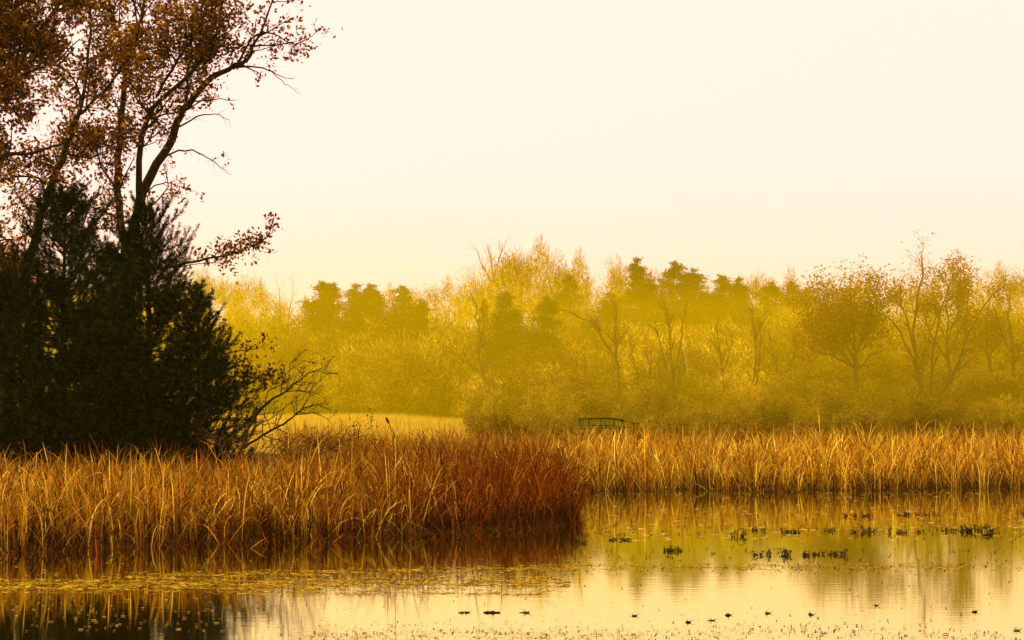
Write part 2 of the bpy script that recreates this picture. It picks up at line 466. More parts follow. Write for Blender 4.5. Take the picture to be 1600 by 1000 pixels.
# pale meadow behind the reeds
mb = MB(); n = 38000
Y = 136 + (300 - 136) * rng.random(n); X = rng.uniform(-0.13, -0.012, n) * Y
blades(mb, np.stack([X, Y, ground_z(X, Y) - 0.03], -1), rng.uniform(0.4, 0.9, n), np.abs(rng.normal(size=n)) * 0.25, rng.uniform(0, 1.4, n),
       rng.uniform(0.02, 0.045, n), cols(n, [(0.55, 0.40, 0.05, 3), (0.44, 0.32, 0.04, 2), (0.62, 0.48, 0.09, 1)], rng, 0.15), rng, 2)
tag(mb.build('meadow_grass', M_REED), 'pale golden meadow grass between the reed bed and the wood', 'grass', kind='stuff')

# ------------------------------------------------------------------ pines
def pine(seed, H, Rmax, prof, whorls, per, needle=(0.10, 0.16), nw=0.021, nper=17, step=0.13, lat=0.32, r0=0.16, lift=0.05, lat0=0.25, zj=0.008, lv=(0.6, 1.18)):
    rng = np.random.default_rng(seed)
    wood = MB(); tp, td = [], []
    tr = wander((0, 0, 0), (0, 0, 1), H, 10, 0.02, 0.05, rng)
    tube(wood, tr, np.linspace(r0, 0.015, 11), 7)
    for z in np.linspace(0.06, 0.985, whorls):
        zz = z + rng.normal() * zj
        a0 = rng.random() * 6.28
        for k in range(per):
            p, d, _, _ = lerp_line(tr, min(max(zz + rng.normal() * zj, 0.03), 0.995))
            a = a0 + k * 6.283 / per + rng.normal() * 0.25
            L = max(lat0, prof(z, a) * Rmax * rng.uniform(*lv))
            el = math.radians(-4 + 58 * z ** 2.2 + rng.normal() * 9)
            dd = np.array([math.cos(a) * math.cos(el), math.sin(a) * math.cos(el), math.sin(el)])
            ns = max(3, min(7, int(L / 0.45)))
            bp = wander(p, dd, L, ns, 0.07, lift * (0.6 + z), rng)
            tube(wood, bp, np.linspace(0.012 + 0.012 * L, 0.006, ns + 1), 3)
            m = int(L / lat)
            lines = [(bp, 0.30)]
            for j in range(m):
                t = 0.22 + 0.74 * (j + rng.random()) / max(m, 1)
                q, qd, _, _ = lerp_line(bp, min(t, 0.97))
                sd = nrm(np.cross(qd, np.array([0, 0, 1.0]))) * (1 if j % 2 else -1)
                ld = qd * 0.7 + sd * rng.uniform(0.4, 1.0) + np.array([0, 0, rng.uniform(0.0, 0.5)])
                lp = wander(q, ld, min(1.3, (lat0 + 0.38 * L * (1 - 0.6 * t)) * rng.uniform(0.6, 1.2)), 3, 0.10, 0.30, rng)
                tube(wood, lp, np.linspace(0.011, 0.004, 4), 3)
                lines.append((lp, 0.1))
            for ln_, s0 in lines:
                LL = np.linalg.norm(np.diff(ln_, axis=0), axis=1).sum()
                for t in np.arange(s0, 1.0, step / max(LL, 0.05)):
                    q, qd, _, _ = lerp_line(ln_, min(t, 1.0)); tp.append(q); td.append(qd)
                tp.append(ln_[-1]); td.append(nrm(ln_[-1] - ln_[-2]))
    tp, td = np.array(tp), np.array(td); n = len(tp)
    P = np.repeat(tp, nper, 0) + rng.normal(size=(n * nper, 3)) * step * 0.25
    D = nrm(np.repeat(td, nper, 0) * 0.75 + runit(n * nper, rng) * 0.85 + np.array([0, 0, 0.12]))
    Ln = rng.uniform(*needle, n * nper)[:, None]
    S = nrm(np.cross(D, runit(n * nper, rng))) * nw * 0.5
    v = np.stack([P - S, P + S, P + D * Ln], 1).reshape(-1, 3)
    crown = MB()
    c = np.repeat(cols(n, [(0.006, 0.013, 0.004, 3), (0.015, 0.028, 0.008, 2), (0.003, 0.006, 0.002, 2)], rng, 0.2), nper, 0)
    crown.add(v, t=np.arange(n * nper * 3).reshape(-1, 3), c=np.repeat(c, 3, 0))
    return wood, crown

def gpt(px, d, sink=0.08):
    """A point on the ground straight below pixel column px at distance d."""
    x = (px - CX) / F_PX * d
    return np.array([x, d, float(ground_z(x, d)) - sink])

cone = lambda z, a: (1 - z) ** 0.8 * (0.75 + 0.25 * math.sin(3 * a + 9 * z)) + 0.05
broad = lambda z, a: (1 - z ** 2.6) ** 0.75 * (0.74 + 0.26 * math.sin(2 * a + 7 * z)) + 0.07
def near_pine(px, d, top_py, Rm, prof, seed, label, whorls=26, per=6):
    b = gpt(px, d); H = at(px, top_py, d)[2] - b[2]
    w, c = pine(seed, H, Rm, prof, whorls, per, r0=0.10 + 0.012 * H)
    t = thing('pine_tree', label, 'pine tree', b, 'pines on the bank')
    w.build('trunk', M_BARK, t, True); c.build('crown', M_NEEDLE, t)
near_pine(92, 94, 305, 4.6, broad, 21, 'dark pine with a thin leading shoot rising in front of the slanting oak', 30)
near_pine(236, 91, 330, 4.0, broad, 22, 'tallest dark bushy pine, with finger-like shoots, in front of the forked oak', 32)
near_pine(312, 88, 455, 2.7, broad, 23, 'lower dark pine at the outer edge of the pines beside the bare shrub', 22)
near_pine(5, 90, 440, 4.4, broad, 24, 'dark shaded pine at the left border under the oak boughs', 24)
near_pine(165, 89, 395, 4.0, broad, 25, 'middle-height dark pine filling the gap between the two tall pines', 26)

# ------------------------------------------------------------------ the oaks on the bank
OAK_PAL = [(0.14, 0.062, 0.007, 3), (0.24, 0.115, 0.011, 2.2), (0.055, 0.026, 0.005, 3), (0.38, 0.21, 0.022, 1.0), (0.11, 0.036, 0.007, 1)]
def oak(name, label, d, base_px, limbs, seed, leaf_n=5, leaf_s=(0.12, 0.26), cat='oak tree', bm=1.75):
    """limbs: list of (guide pixels with depth offset, start radius, end radius, branching) drawn in metres at their own depth."""
    b = gpt(base_px, d)
    T = Tree(seed); rng = T.rng; woods = []
    for g, ra, rb, opt in limbs:
        P = np.array([at(p[0], p[1], d + (p[2] if len(p) > 2 else 0)) for p in g]) - b
        L = smooth_line(P, 3, 0.03, rng)
        R_ = np.linspace(ra, rb, len(L)) * 0.82
        T.limb(L, R_, 8)
        if opt is not None:
            o_ = dict(opt); o_['dens'] *= bm if opt['level'] > 0 else 1.0
            T.branch_out(L, R_, **o_)
        woods.append(T.wood); T.wood = MB()
    t = thing(name, label, cat, b)
    trunk = woods[0].build('trunk', M_BARK, t, True)
    for w_ in woods[1:]: w_.build('limb', M_BARK, trunk, True)
    tw_ = MB(); spikes(tw_, T.tw0, T.tw1, T.twr)
    tw_.build('twigs', M_BARK, trunk)['kind'] = 'stuff'
    A = np.array(T.anch)
    A = np.repeat(A, leaf_n, 0); A = A + rng.normal(size=A.shape) * 0.13
    lv = MB()
    leaves(lv, A, rng.uniform(*leaf_s, len(A)), rng, cols(len(A), OAK_PAL, rng, 0.25))
    lv.build('crown', M_OAKLEAF, t)
    return t, len(A)

B2 = dict(level=2, dens=1.5, L0=2.6, start=0.25)
B2b = dict(level=2, dens=1.7, L0=2.2, start=0.15)
B1 = dict(level=1, dens=2.4, L0=1.1, start=0.1)
BT = dict(level=0, dens=2.0, L0=1, start=0.2, leaf=0.06, tw=(0.2, 0.7))
oakA = [
    ([(207, 712), (204, 560), (200, 450), (199, 380)], 0.46, 0.36, None),
    ([(197, 392), (187, 335), (184, 270, 1), (189, 200, 1), (193, 150, 1), (197, 92, 1)], 0.22, 0.14, dict(level=2, dens=0.6, L0=2.4, start=0.25)),
    ([(197, 92, 1), (181, 45, 1), (170, 0, 1), (160, -70, 1)], 0.12, 0.05, B2),
    ([(197, 92, 1), (214, 42, 0), (226, 0, 0), (236, -70, 0)], 0.12, 0.05, B2),
    ([(201, 392), (212, 345), (224, 300), (246, 255), (268, 216), (281, 180), (302, 153), (332, 122), (358, 108), (386, 94)], 0.32, 0.11, dict(level=2, dens=0.5, L0=1.9, start=0.45)),
    ([(386, 94), (400, 62), (420, 22), (436, -40)], 0.10, 0.03, B2b),
    ([(370, 102), (392, 62), (425, 52), (460, 70), (500, 46)], 0.07, 0.015, B1),
    ([(358, 108), (390, 104), (420, 108), (438, 120), (462, 122)], 0.06, 0.012, BT),
    ([(420, 108), (436, 122), (450, 134), (470, 148)], 0.03, 0.008, BT),
    ([(380, 82), (420, 76), (455, 68)], 0.035, 0.010, BT),
    ([(216, 335), (218, 270, -1), (222, 215, -1), (234, 175, -1), (262, 146, -1), (300, 112, -1), (335, 62, -1), (348, 0, -1), (352, -50, -1)], 0.19, 0.05, dict(level=2, dens=1.5, L0=2.2, start=0.25)),
    ([(246, 150, -1), (280, 90, -2), (310, 40, -2), (322, -30, -2)], 0.09, 0.04, B2b),
    ([(290, 160), (296, 110, 1), (300, 60, 1), (290, 10, 1)], 0.08, 0.03, B2b),
    ([(240, 268), (270, 238), (300, 236), (325, 245), (345, 262), (362, 274)], 0.06, 0.010, dict(level=0, dens=2.4, L0=1, start=0.1, leaf=0.5, tw=(0.2, 0.6))),
    ([(280, 198), (308, 182), (335, 178), (358, 188)], 0.055, 0.012, BT),
    ([(296, 158), (330, 156), (372, 156)], 0.05, 0.012, dict(level=0, dens=3, L0=1, start=0.1, leaf=0.7, tw=(0.2, 0.5))),
    ([(228, 300), (250, 288), (280, 290), (308, 302)], 0.045, 0.010, dict(level=1, dens=1.8, L0=0.7, start=0.3)),
    ([(196, 100, 1), (168, 86, 1), (130, 92, 2), (95, 70, 2)], 0.07, 0.03, B2b),
    ([(200, 86, 1), (225, 92, -1), (245, 108, -1), (270, 100, -2)], 0.06, 0.02, B2b),
    ([(186, 300), (165, 270, -1), (150, 235, -1), (140, 200, -1)], 0.07, 0.02, B2b),
    ([(190, 340), (160, 330, -1), (130, 320, -2), (105, 330, -2)], 0.06, 0.02, B1),
    ([(192, 350), (240, 320, 2), (262, 290, 2), (255, 255, 2)], 0.06, 0.02, dict(level=1, dens=1.6, L0=1.0, start=0.2)),
    ([(202, 425), (255, 420, -2), (308, 408, -3), (358, 397, -3), (392, 386, -3), (425, 366, -3)], 0.09, 0.012, dict(level=1, dens=3.2, L0=0.9, start=0.55, up=0.14, spread=(25, 60))),
    ([(258, 420, -2), (300, 414, -3), (345, 411, -3)], 0.04, 0.012, dict(level=1, dens=1.8, L0=0.6, start=0.4)),
    ([(203, 600), (290, 572, -6), (350, 552, -8), (412, 539, -9)], 0.07, 0.010, dict(level=1, dens=2.4, L0=0.55, start=0.72)),
    ([(204, 620), (300, 598, -6), (370, 588, -9), (440, 596, -9)], 0.07, 0.010, dict(level=1, dens=3.4, L0=0.6, start=0.70)),
]
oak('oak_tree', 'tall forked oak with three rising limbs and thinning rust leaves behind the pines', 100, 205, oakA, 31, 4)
oakB = [
    ([(8, 715), (14, 580), (24, 470), (40, 415), (60, 352), (76, 300), (96, 250), (112, 205)], 0.30, 0.17, dict(level=2, dens=0.8, L0=2.2, start=0.45)),
    ([(112, 205), (122, 185), (130, 150, 1), (138, 100, 1), (142, 30, 1), (140, -60, 1)], 0.12, 0.05, B2),
    ([(112, 205), (122, 182, -1), (150, 155, -1), (175, 128, -1), (205, 80, -2), (225, 20, -2)], 0.11, 0.04, B2),
    ([(104, 225), (118, 188, 1), (126, 160, 2), (118, 130, 2), (90, 102, 2), (55, 108, 2)], 0.09, 0.03, B2),
    ([(100, 240), (140, 245, 1), (165, 235, 1), (180, 215, 1)], 0.06, 0.02, B2b),
    ([(60, 352), (30, 372, 1), (0, 376, 1), (-40, 380, 1)], 0.07, 0.03, B1),
    ([(80, 290), (50, 275, 2), (10, 280, 2), (-30, 290, 2)], 0.07, 0.03, B2b),
    ([(56, 365), (95, 350, 2), (130, 330, 2), (160, 300, 2)], 0.06, 0.02, B2b),
]
oak('oak_tree', 'slanting slender oak with rust leaves standing left of the forked oak', 97, 8, oakB, 32, 4)
oakC = [
    ([(-170, 720), (-160, 560), (-140, 420), (-120, 330)], 0.50, 0.38, None),
    ([(-120, 335), (-60, 290), (0, 246), (40, 240), (85, 230), (120, 212)], 0.16, 0.03, dict(level=2, dens=1.1, L0=2.0, start=0.3)),
    ([(-125, 340), (-70, 230), (0, 152), (18, 122), (40, 86), (70, 40), (110, -20)], 0.24, 0.08, dict(level=2, dens=1.9, L0=2.6, start=0.3)),
    ([(10, 140), (45, 112, -1), (85, 98, -1), (125, 60, -1)], 0.08, 0.03, B2),
    ([(-60, 220), (-30, 150, 2), (0, 90, 2), (20, 30, 2), (30, -40, 2)], 0.14, 0.06, dict(level=2, dens=2.1, L0=2.6, start=0.2)),
    ([(-125, 340), (-120, 220), (-90, 100), (-60, 0), (-40, -80)], 0.26, 0.10, dict(level=2, dens=1.4, L0=3.0, start=0.25)),
    ([(-70, 300), (-30, 265, 1), (10, 250, 1), (45, 262, 1)], 0.08, 0.02, B2b),
    ([(-130, 380), (-70, 370), (-20, 395), (30, 420)], 0.10, 0.02, B2b),
    ([(-130, 400), (-70, 420), (-20, 430), (20, 470)], 0.10, 0.02, B2b),
]
oak('oak_tree', 'oak outside the left border reaching in dense dark boughs of brown leaves', 93, -170, oakC, 33, 8)

# ------------------------------------------------------------------ bare shrub and low brush at the pines' edge
def guided_shrub(name, label, cat, d, base_px, limbs, seed, mat, bud=None, dens=3.0, tw=(0.15, 0.5), r=(0.05, 0.012), bud_n=1, bud_s=(0.05, 0.09)):
    b = gpt(base_px, d); T = Tree(seed); rng = T.rng
    for g, ra, rb, opt in limbs:
        P = np.array([at(p[0], p[1], d + (p[2] if len(p) > 2 else 0)) for p in g]) - b
        L = smooth_line(P, 3, 0.015, rng); R_ = np.linspace(ra, rb, len(L))
        T.limb(L, R_, 6)
        if opt: T.branch_out(L, R_, **opt)
    t = thing(name, label, cat, b)
    T.wood.build('trunk', mat, t, True)
    tw_ = MB(); spikes(tw_, T.tw0, T.tw1, T.twr)
    if bud is not None and T.anch:
        A = np.repeat(np.array(T.anch), bud_n, 0); A = A + rng.normal(size=A.shape) * 0.05 * (bud_n > 1)
        leaves(tw_, A, rng.uniform(*bud_s, len(A)), rng, cols(len(A), bud, rng, 0.2), aspect=0.8)
    tw_.build('crown', M_OAKLEAF if bud is not None else mat, t)
    # twig colour inside the crown mesh
    return t
S1 = dict(level=1, dens=4.2, L0=1.2, start=0.2, jit=0.16, leaf=0.6, tw=(0.12, 0.45), up=0.08)
BUD = [(0.06, 0.025, 0.015, 1), (0.10, 0.04, 0.02, 1)]
def darken(t, c=(0.05, 0.03, 0.015)):
    for ch in t.children:
        if ch.name.startswith('crown'):
            me = ch.data; a = me.color_attributes['Col']; n = len(me.vertices)
            arr = np.empty(n * 4, np.float32); a.data.foreach_get('color', arr); arr = arr.reshape(-1, 4)
            w = (arr[:, 0] > 0.99); arr[w, :3] = c; a.data.foreach_set('color', arr.ravel())
shrub = guided_shrub('bare_shrub', 'dark bare shrub arching from the pines over the reeds', 'shrub', 84, 380, [
    ([(380, 702), (385, 680), (396, 655), (418, 628), (447, 612), (466, 596), (482, 583), (504, 574)], 0.06, 0.012, S1),
    ([(447, 612), (452, 590), (453, 570), (462, 562)], 0.022, 0.008, S1),
    ([(447, 612), (470, 610), (492, 614), (508, 622)], 0.020, 0.008, S1),
    ([(415, 632), (420, 612), (440, 600), (452, 580), (478, 562)], 0.024, 0.008, S1),
    ([(382, 700), (410, 680), (444, 662), (462, 648), (475, 637), (496, 632), (516, 640)], 0.05, 0.012, S1),
    ([(472, 638), (482, 622), (490, 604), (514, 584)], 0.022, 0.008, S1),
    ([(462, 648), (490, 645), (510, 655), (520, 664)], 0.020, 0.008, S1),
    ([(384, 695), (400, 668), (430, 650), (450, 632), (470, 625)], 0.025, 0.008, S1),
], 41, M_BARK, BUD)
darken(shrub)
brush = guided_shrub('brushwood', 'low tangle of thin brown stems under the bare shrub', 'shrub', 83, 440, [
    ([(440 + k * 9 - 60, 712), (444 + k * 12 - 62 + (k * 37 % 13), 690), (446 + k * 16 - 70, 668 + (k * 53 % 17))], 0.02, 0.006,
     dict(level=1, dens=6.0, L0=0.7, start=0.1, jit=0.2, leaf=0.4, tw=(0.1, 0.35))) for k in range(-4, 14)], 42, M_TWIG, BUD)
darken(brush, (0.09, 0.055, 0.025))

# ------------------------------------------------------------------ far trees
def far_bare(name, label, d, base, limbs, seed, opt, mat=M_TWIG, leaf=None, leaf_n=3, leaf_s=(0.25, 0.5), cat='bare tree', group='bare trees at the edge of the wood', twr=1.5, sigma=0.35):
    bz = gpt(base[0], d, 0.2); T = Tree(seed); rng = T.rng; woods = []
    for g, ra, rb, lv in limbs:
        P = np.array([at(p[0], p[1], d + (p[2] if len(p) > 2 else 0)) for p in g])
        if g[0][1] >= 640: P[0] = bz if abs(g[0][0] - base[0]) < 14 else P[0]
        P = P - bz
        L = smooth_line(P, 3, 0.10, rng); R_ = np.linspace(ra, rb, len(L)) * 0.85
        T.limb(L, R_, 6)
        if lv is not None:
            o_ = dict(opt); o_['level'] = lv
            T.branch_out(L, R_, **o_)
        woods.append(T.wood); T.wood = MB()
    t = thing(name, label, cat, bz, group)
    trunk = woods[0].build('trunk', mat, t, True)
    for w_ in woods[1:]: w_.build('limb', mat, trunk, True)
    cr = MB(); spikes(cr, T.tw0, T.tw1, np.array(T.twr) * twr, c=(0.085, 0.064, 0.014))
    if leaf is not None and T.anch:
        A = np.repeat(np.array(T.anch), leaf_n, 0); A = A + rng.normal(size=A.shape) * sigma
        leaves(cr, A, rng.uniform(*leaf_s, len(A)), rng, cols(len(A), leaf, rng, 0.2), aspect=0.7)
    cr.build('crown', M_FARLEAF, t)
    return t
BO = dict(dens=1.2, L0=3.4, start=0.25, jit=0.14, up=0.10, tw=(0.8, 2.0), spread=(25, 60), leaf=1.0)
BS = dict(dens=2.2, L0=2.8, start=0.3, jit=0.12, up=0.12, tw=(0.6, 1.6), spread=(20, 50), leaf=1.0)
RUST = [(0.15, 0.080, 0.006, 3), (0.22, 0.125, 0.010, 2), (0.09, 0.05, 0.005, 2)]
GOLD = [(0.58, 0.43, 0.03, 3), (0.70, 0.55, 0.06, 2), (0.44, 0.31, 0.02, 2)]

far_bare('bare_tree', 'crooked bare tree with one long limb reaching left above the meadow', 270, (772, 660), [
    ([(772, 664), (768, 617), (757, 590), (749, 560), (750, 530), (745, 495), (741, 468)], 0.28, 0.05, 1),
    ([(757, 590), (737, 570), (720, 557), (703, 552)], 0.13, 0.04, 1), ([(752, 575), (764, 567), (786, 564)], 0.10, 0.03, 1),
    ([(749, 530), (762, 515), (772, 500)], 0.07, 0.03, 1)], 51, BS)
far_bare('bare_tree', 'thick-trunked bare tree with a forked limb sweeping left, behind the green railing', 262, (966, 660), [
    ([(967, 668), (966, 610), (963, 560), (962, 520), (962, 478)], 0.34, 0.08, 1),
    ([(962, 560), (946, 540), (935, 515), (920, 500), (895, 490), (868, 484)], 0.15, 0.04, 1),
    ([(962, 540), (945, 518), (920, 512)], 0.10, 0.03, 1), ([(962, 534), (974, 522), (983, 512)], 0.09, 0.03, 1),
    ([(965, 592), (985, 584), (1000, 588)], 0.06, 0.02, 0)], 52, BS)
far_bare('bare_tree', 'slim tree of several upright stems just right of the green railing', 258, (1050, 660), [
    ([(1050, 668), (1050, 600), (1048, 550), (1044, 500), (1040, 470)], 0.20, 0.04, 1), ([(1050, 640), (1052, 590), (1062, 540), (1070, 490)], 0.14, 0.04, 1),
    ([(1050, 630), (1040, 580), (1030, 530), (1022, 500)], 0.12, 0.04, 1), ([(1051, 650), (1062, 600), (1078, 550)], 0.10, 0.03, 1)], 53, BS)
far_bare('bare_tree', 'wide low tree of many leaning stems between the railing and thick-trunked tree', 265, (1000, 660), [
    ([(1012, 668), (1004, 620), (992, 570), (985, 530)], 0.12, 0.03, 1), ([(1014, 668), (1022, 610), (1012, 560), (1008, 520)], 0.12, 0.03, 1),
    ([(1016, 668), (1030, 620), (1026, 560)], 0.10, 0.03, 1), ([(1010, 668), (990, 630), (975, 590)], 0.10, 0.03, 1)], 54, BS)
far_bare('bare_tree', 'bare sapling with wavy double stem left of the thick-trunked tree', 256, (905, 660), [
    ([(907, 668), (915, 630), (918, 590), (912, 550)], 0.11, 0.03, 1), ([(905, 668), (898, 620), (902, 580), (895, 545)], 0.10, 0.03, 1)], 55, BS)
far_bare('bare_tree', 'slender bare tree with a dark V fork before the tall pine wood', 268, (1128, 660), [
    ([(1132, 668), (1130, 600), (1124, 550), (1118, 505)], 0.17, 0.04, 1), ([(1129, 580), (1142, 545), (1150, 515)], 0.10, 0.03, 1)], 56, BS)
far_bare('bare_tree', 'tall dark bare tree with paired stems at the right end of the pine wood', 262, (1180, 660), [
    ([(1178, 668), (1178, 600), (1180, 540), (1176, 485)], 0.20, 0.05, 1), ([(1179, 610), (1188, 560), (1188, 495)], 0.13, 0.04, 1)], 57, BS)
far_bare('bare_tree', 'leaning bare tree in the gap left of the round rust oak', 260, (1222, 660), [
    ([(1226, 668), (1224, 610), (1212, 570), (1202, 520)], 0.15, 0.03, 1), ([(1224, 600), (1240, 560), (1246, 520)], 0.11, 0.03, 1)], 58, BS)
far_bare('oak_tree', 'round-crowned rust oak with an airy top on the right of the wood', 252, (1336, 660), [
    ([(1337, 668), (1336, 600), (1334, 555)], 0.42, 0.32, None),
    ([(1334, 560), (1332, 510), (1328, 465), (1330, 432)], 0.22, 0.06, 2), ([(1334, 560), (1310, 520), (1285, 490), (1270, 470, 2)], 0.18, 0.05, 2),
    ([(1335, 560), (1352, 515), (1365, 480), (1375, 455)], 0.18, 0.05, 2), ([(1335, 575), (1300, 555), (1268, 545), (1252, 530)], 0.14, 0.04, 2),
    ([(1336, 580), (1362, 555), (1385, 545)], 0.12, 0.04, 2), ([(1333, 540), (1312, 490, -4), (1305, 450, -4)], 0.13, 0.04, 2), ([(1336, 590), (1305, 590), (1280, 600)], 0.08, 0.03, 2),
    ([(1334, 575), (1300, 535, -2), (1266, 512, -2), (1252, 500, -2)], 0.14, 0.04, 2), ([(1334, 545), (1296, 490, 3), (1284, 455, 3)], 0.12, 0.04, 2), ([(1335, 550), (1366, 500, 3), (1384, 478, 3)], 0.12, 0.04, 2)],
    59, dict(BO, dens=1.35, L0=3.2, start=0.1), leaf=RUST, leaf_n=8, leaf_s=(0.20, 0.36), cat='oak tree', group='rust oaks of the far bank', mat=M_TWIG)
far_bare('bare_tree', 'big spreading tree of several stems fanning from one base on the right', 246, (1450, 660), [
    ([(1450, 670), (1440, 630), (1432, 580), (1412, 530), (1392, 500), (1368, 478)], 0.28, 0.05, 2),
    ([(1448, 670), (1436, 600), (1428, 540), (1432, 480), (1442, 430), (1440, 398)], 0.30, 0.05, 2),
    ([(1452, 668), (1462, 630), (1482, 600), (1500, 560), (1516, 520), (1540, 475), (1572, 443)], 0.28, 0.05, 1),
    ([(1452, 668), (1470, 620), (1495, 570), (1515, 540)], 0.16, 0.05, 1), ([(1450, 668), (1455, 590), (1462, 520), (1478, 470), (1490, 430)], 0.20, 0.05, 2),
    ([(1432, 560), (1415, 500), (1405, 460), (1412, 430)], 0.14, 0.04, 2)], 60, dict(BO, dens=1.3, L0=3.0), leaf=RUST, leaf_n=1, leaf_s=(0.16, 0.3))
far_bare('oak_tree', 'rust oak filling the space behind the fanning tree', 264, (1478, 660), [
    ([(1480, 668), (1480, 600), (1478, 540)], 0.40, 0.28, None), ([(1478, 560), (1482, 500), (1478, 430)], 0.2, 0.06, 2),
    ([(1478, 560), (1450, 510), (1440, 470)], 0.16, 0.05, 2), ([(1478, 560), (1505, 505), (1515, 460)], 0.16, 0.05, 2),
    ([(1479, 590), (1520, 560), (1545, 540)], 0.14, 0.05, 2), ([(1479, 590), (1445, 575), (1425, 570)], 0.14, 0.05, 2), ([(1478, 540), (1500, 470, 3), (1490, 430, 3)], 0.14, 0.05, 2)],
    61, dict(BO, dens=1.35, L0=3.2, start=0.1), leaf=RUST, leaf_n=8, leaf_s=(0.20, 0.36), cat='oak tree', group='rust oaks of the far bank')
far_bare('oak_tree', 'broad brown oak between the fanning tree and the right border', 270, (1546, 660), [
    ([(1548, 668), (1546, 600), (1544, 550)], 0.38, 0.28, None), ([(1544, 560), (1540, 510), (1545, 462)], 0.18, 0.05, 2), ([(1544, 560), (1522, 520), (1512, 490)], 0.15, 0.05, 2),
    ([(1544, 560), (1568, 515), (1580, 480)], 0.15, 0.05, 2), ([(1545, 590), (1575, 570), (1598, 560)], 0.13, 0.04, 2), ([(1545, 590), (1520, 575), (1505, 570)], 0.13, 0.04, 2)],
    66, dict(BO, dens=1.35, L0=3.2, start=0.1), leaf=RUST, leaf_n=8, leaf_s=(0.20, 0.36), cat='oak tree', group='rust oaks of the far bank')
far_bare('bare_tree', 'dark bare tree at the right border with raised forked limbs', 252, (1583, 660), [
    ([(1584, 668), (1583, 600), (1580, 540), (1576, 490), (1578, 460)], 0.22, 0.05, 2), ([(1582, 570), (1600, 530), (1612, 490)], 0.13, 0.04, 1),
    ([(1580, 550), (1562, 515), (1552, 490)], 0.11, 0.04, 1)], 62, dict(BO, L0=2.6))
far_bare('bare_tree', 'pale bare tree with a fan of limbs left of the far pine group', 340, (440, 640), [
    ([(440, 640), (440, 560), (438, 500), (436, 450)], 0.30, 0.05, 2), ([(440, 540), (425, 495), (410, 470)], 0.16, 0.05, 2), ([(440, 530), (452, 490), (458, 455)], 0.16, 0.05, 2)],
    63, dict(BO, dens=0.75, L0=4.2), mat=M_PALEBARK)
far_bare('bare_tree', 'ghostly bare tree top standing above the golden crowns on the ridge', 520, (770, 640), [
    ([(770, 640), (772, 520), (770, 430), (762, 385)], 0.4, 0.08, 1), ([(771, 440), (780, 405), (792, 375)], 0.2, 0.06, 1), ([(771, 450), (752, 410), (742, 385)], 0.2, 0.06, 1)],
    64, dict(BO, dens=0.8, L0=5.0, tw=(1.5, 3.5)), mat=M_PALEBARK, twr=1.4)
far_bare('small_tree', 'small tree still holding a clump of dark leaves left of centre', 250, (876, 660), [
    ([(880, 668), (878, 630), (872, 600), (868, 575), (866, 560)], 0.10, 0.03, 1), ([(874, 608), (858, 595), (846, 588)], 0.06, 0.02, 1), ([(874, 600), (886, 588), (890, 575)], 0.06, 0.02, 1)],
    65, dict(BS, dens=0.9, L0=1.6, tw=(0.4, 0.9)), leaf=[(0.12, 0.06, 0.02, 2), (0.18, 0.08, 0.025, 1)], leaf_n=3, leaf_s=(0.22, 0.4), cat='small tree', group=None, sigma=0.25)
# bleached dead branches caught in the wood
for lab, g, d in (('short bleached dead branch curving at the top of the thick-trunked tree', [(944, 463), (950, 468), (955, 477)], 259),
                  ('upright bleached dead limb right of the slim many-stemmed tree', [(1069, 530), (1070, 550), (1073, 570), (1075, 590)], 256),
                  ('bleached dead twig lying level before the pine wood', [(980, 479), (990, 481), (1001, 484)], 258)):
    mb = MB(); P = np.array([at(p[0], p[1], d) for p in g])
    L = smooth_line(P, 3, 0.03, RNG); tube(mb, L, np.linspace(0.05, 0.02, len(L)), 5)
    m_ = len(L) // 2
    spikes(mb, L[m_:m_ + 2], L[m_:m_ + 2] + np.array([[0.5, 0, 0.5], [-0.4, 0.1, 0.6]]), 0.03)
    tag(mb.build('dead_branch', M_DEADWOOD, smooth=True), lab, 'dead branch', 'bleached dead branches')

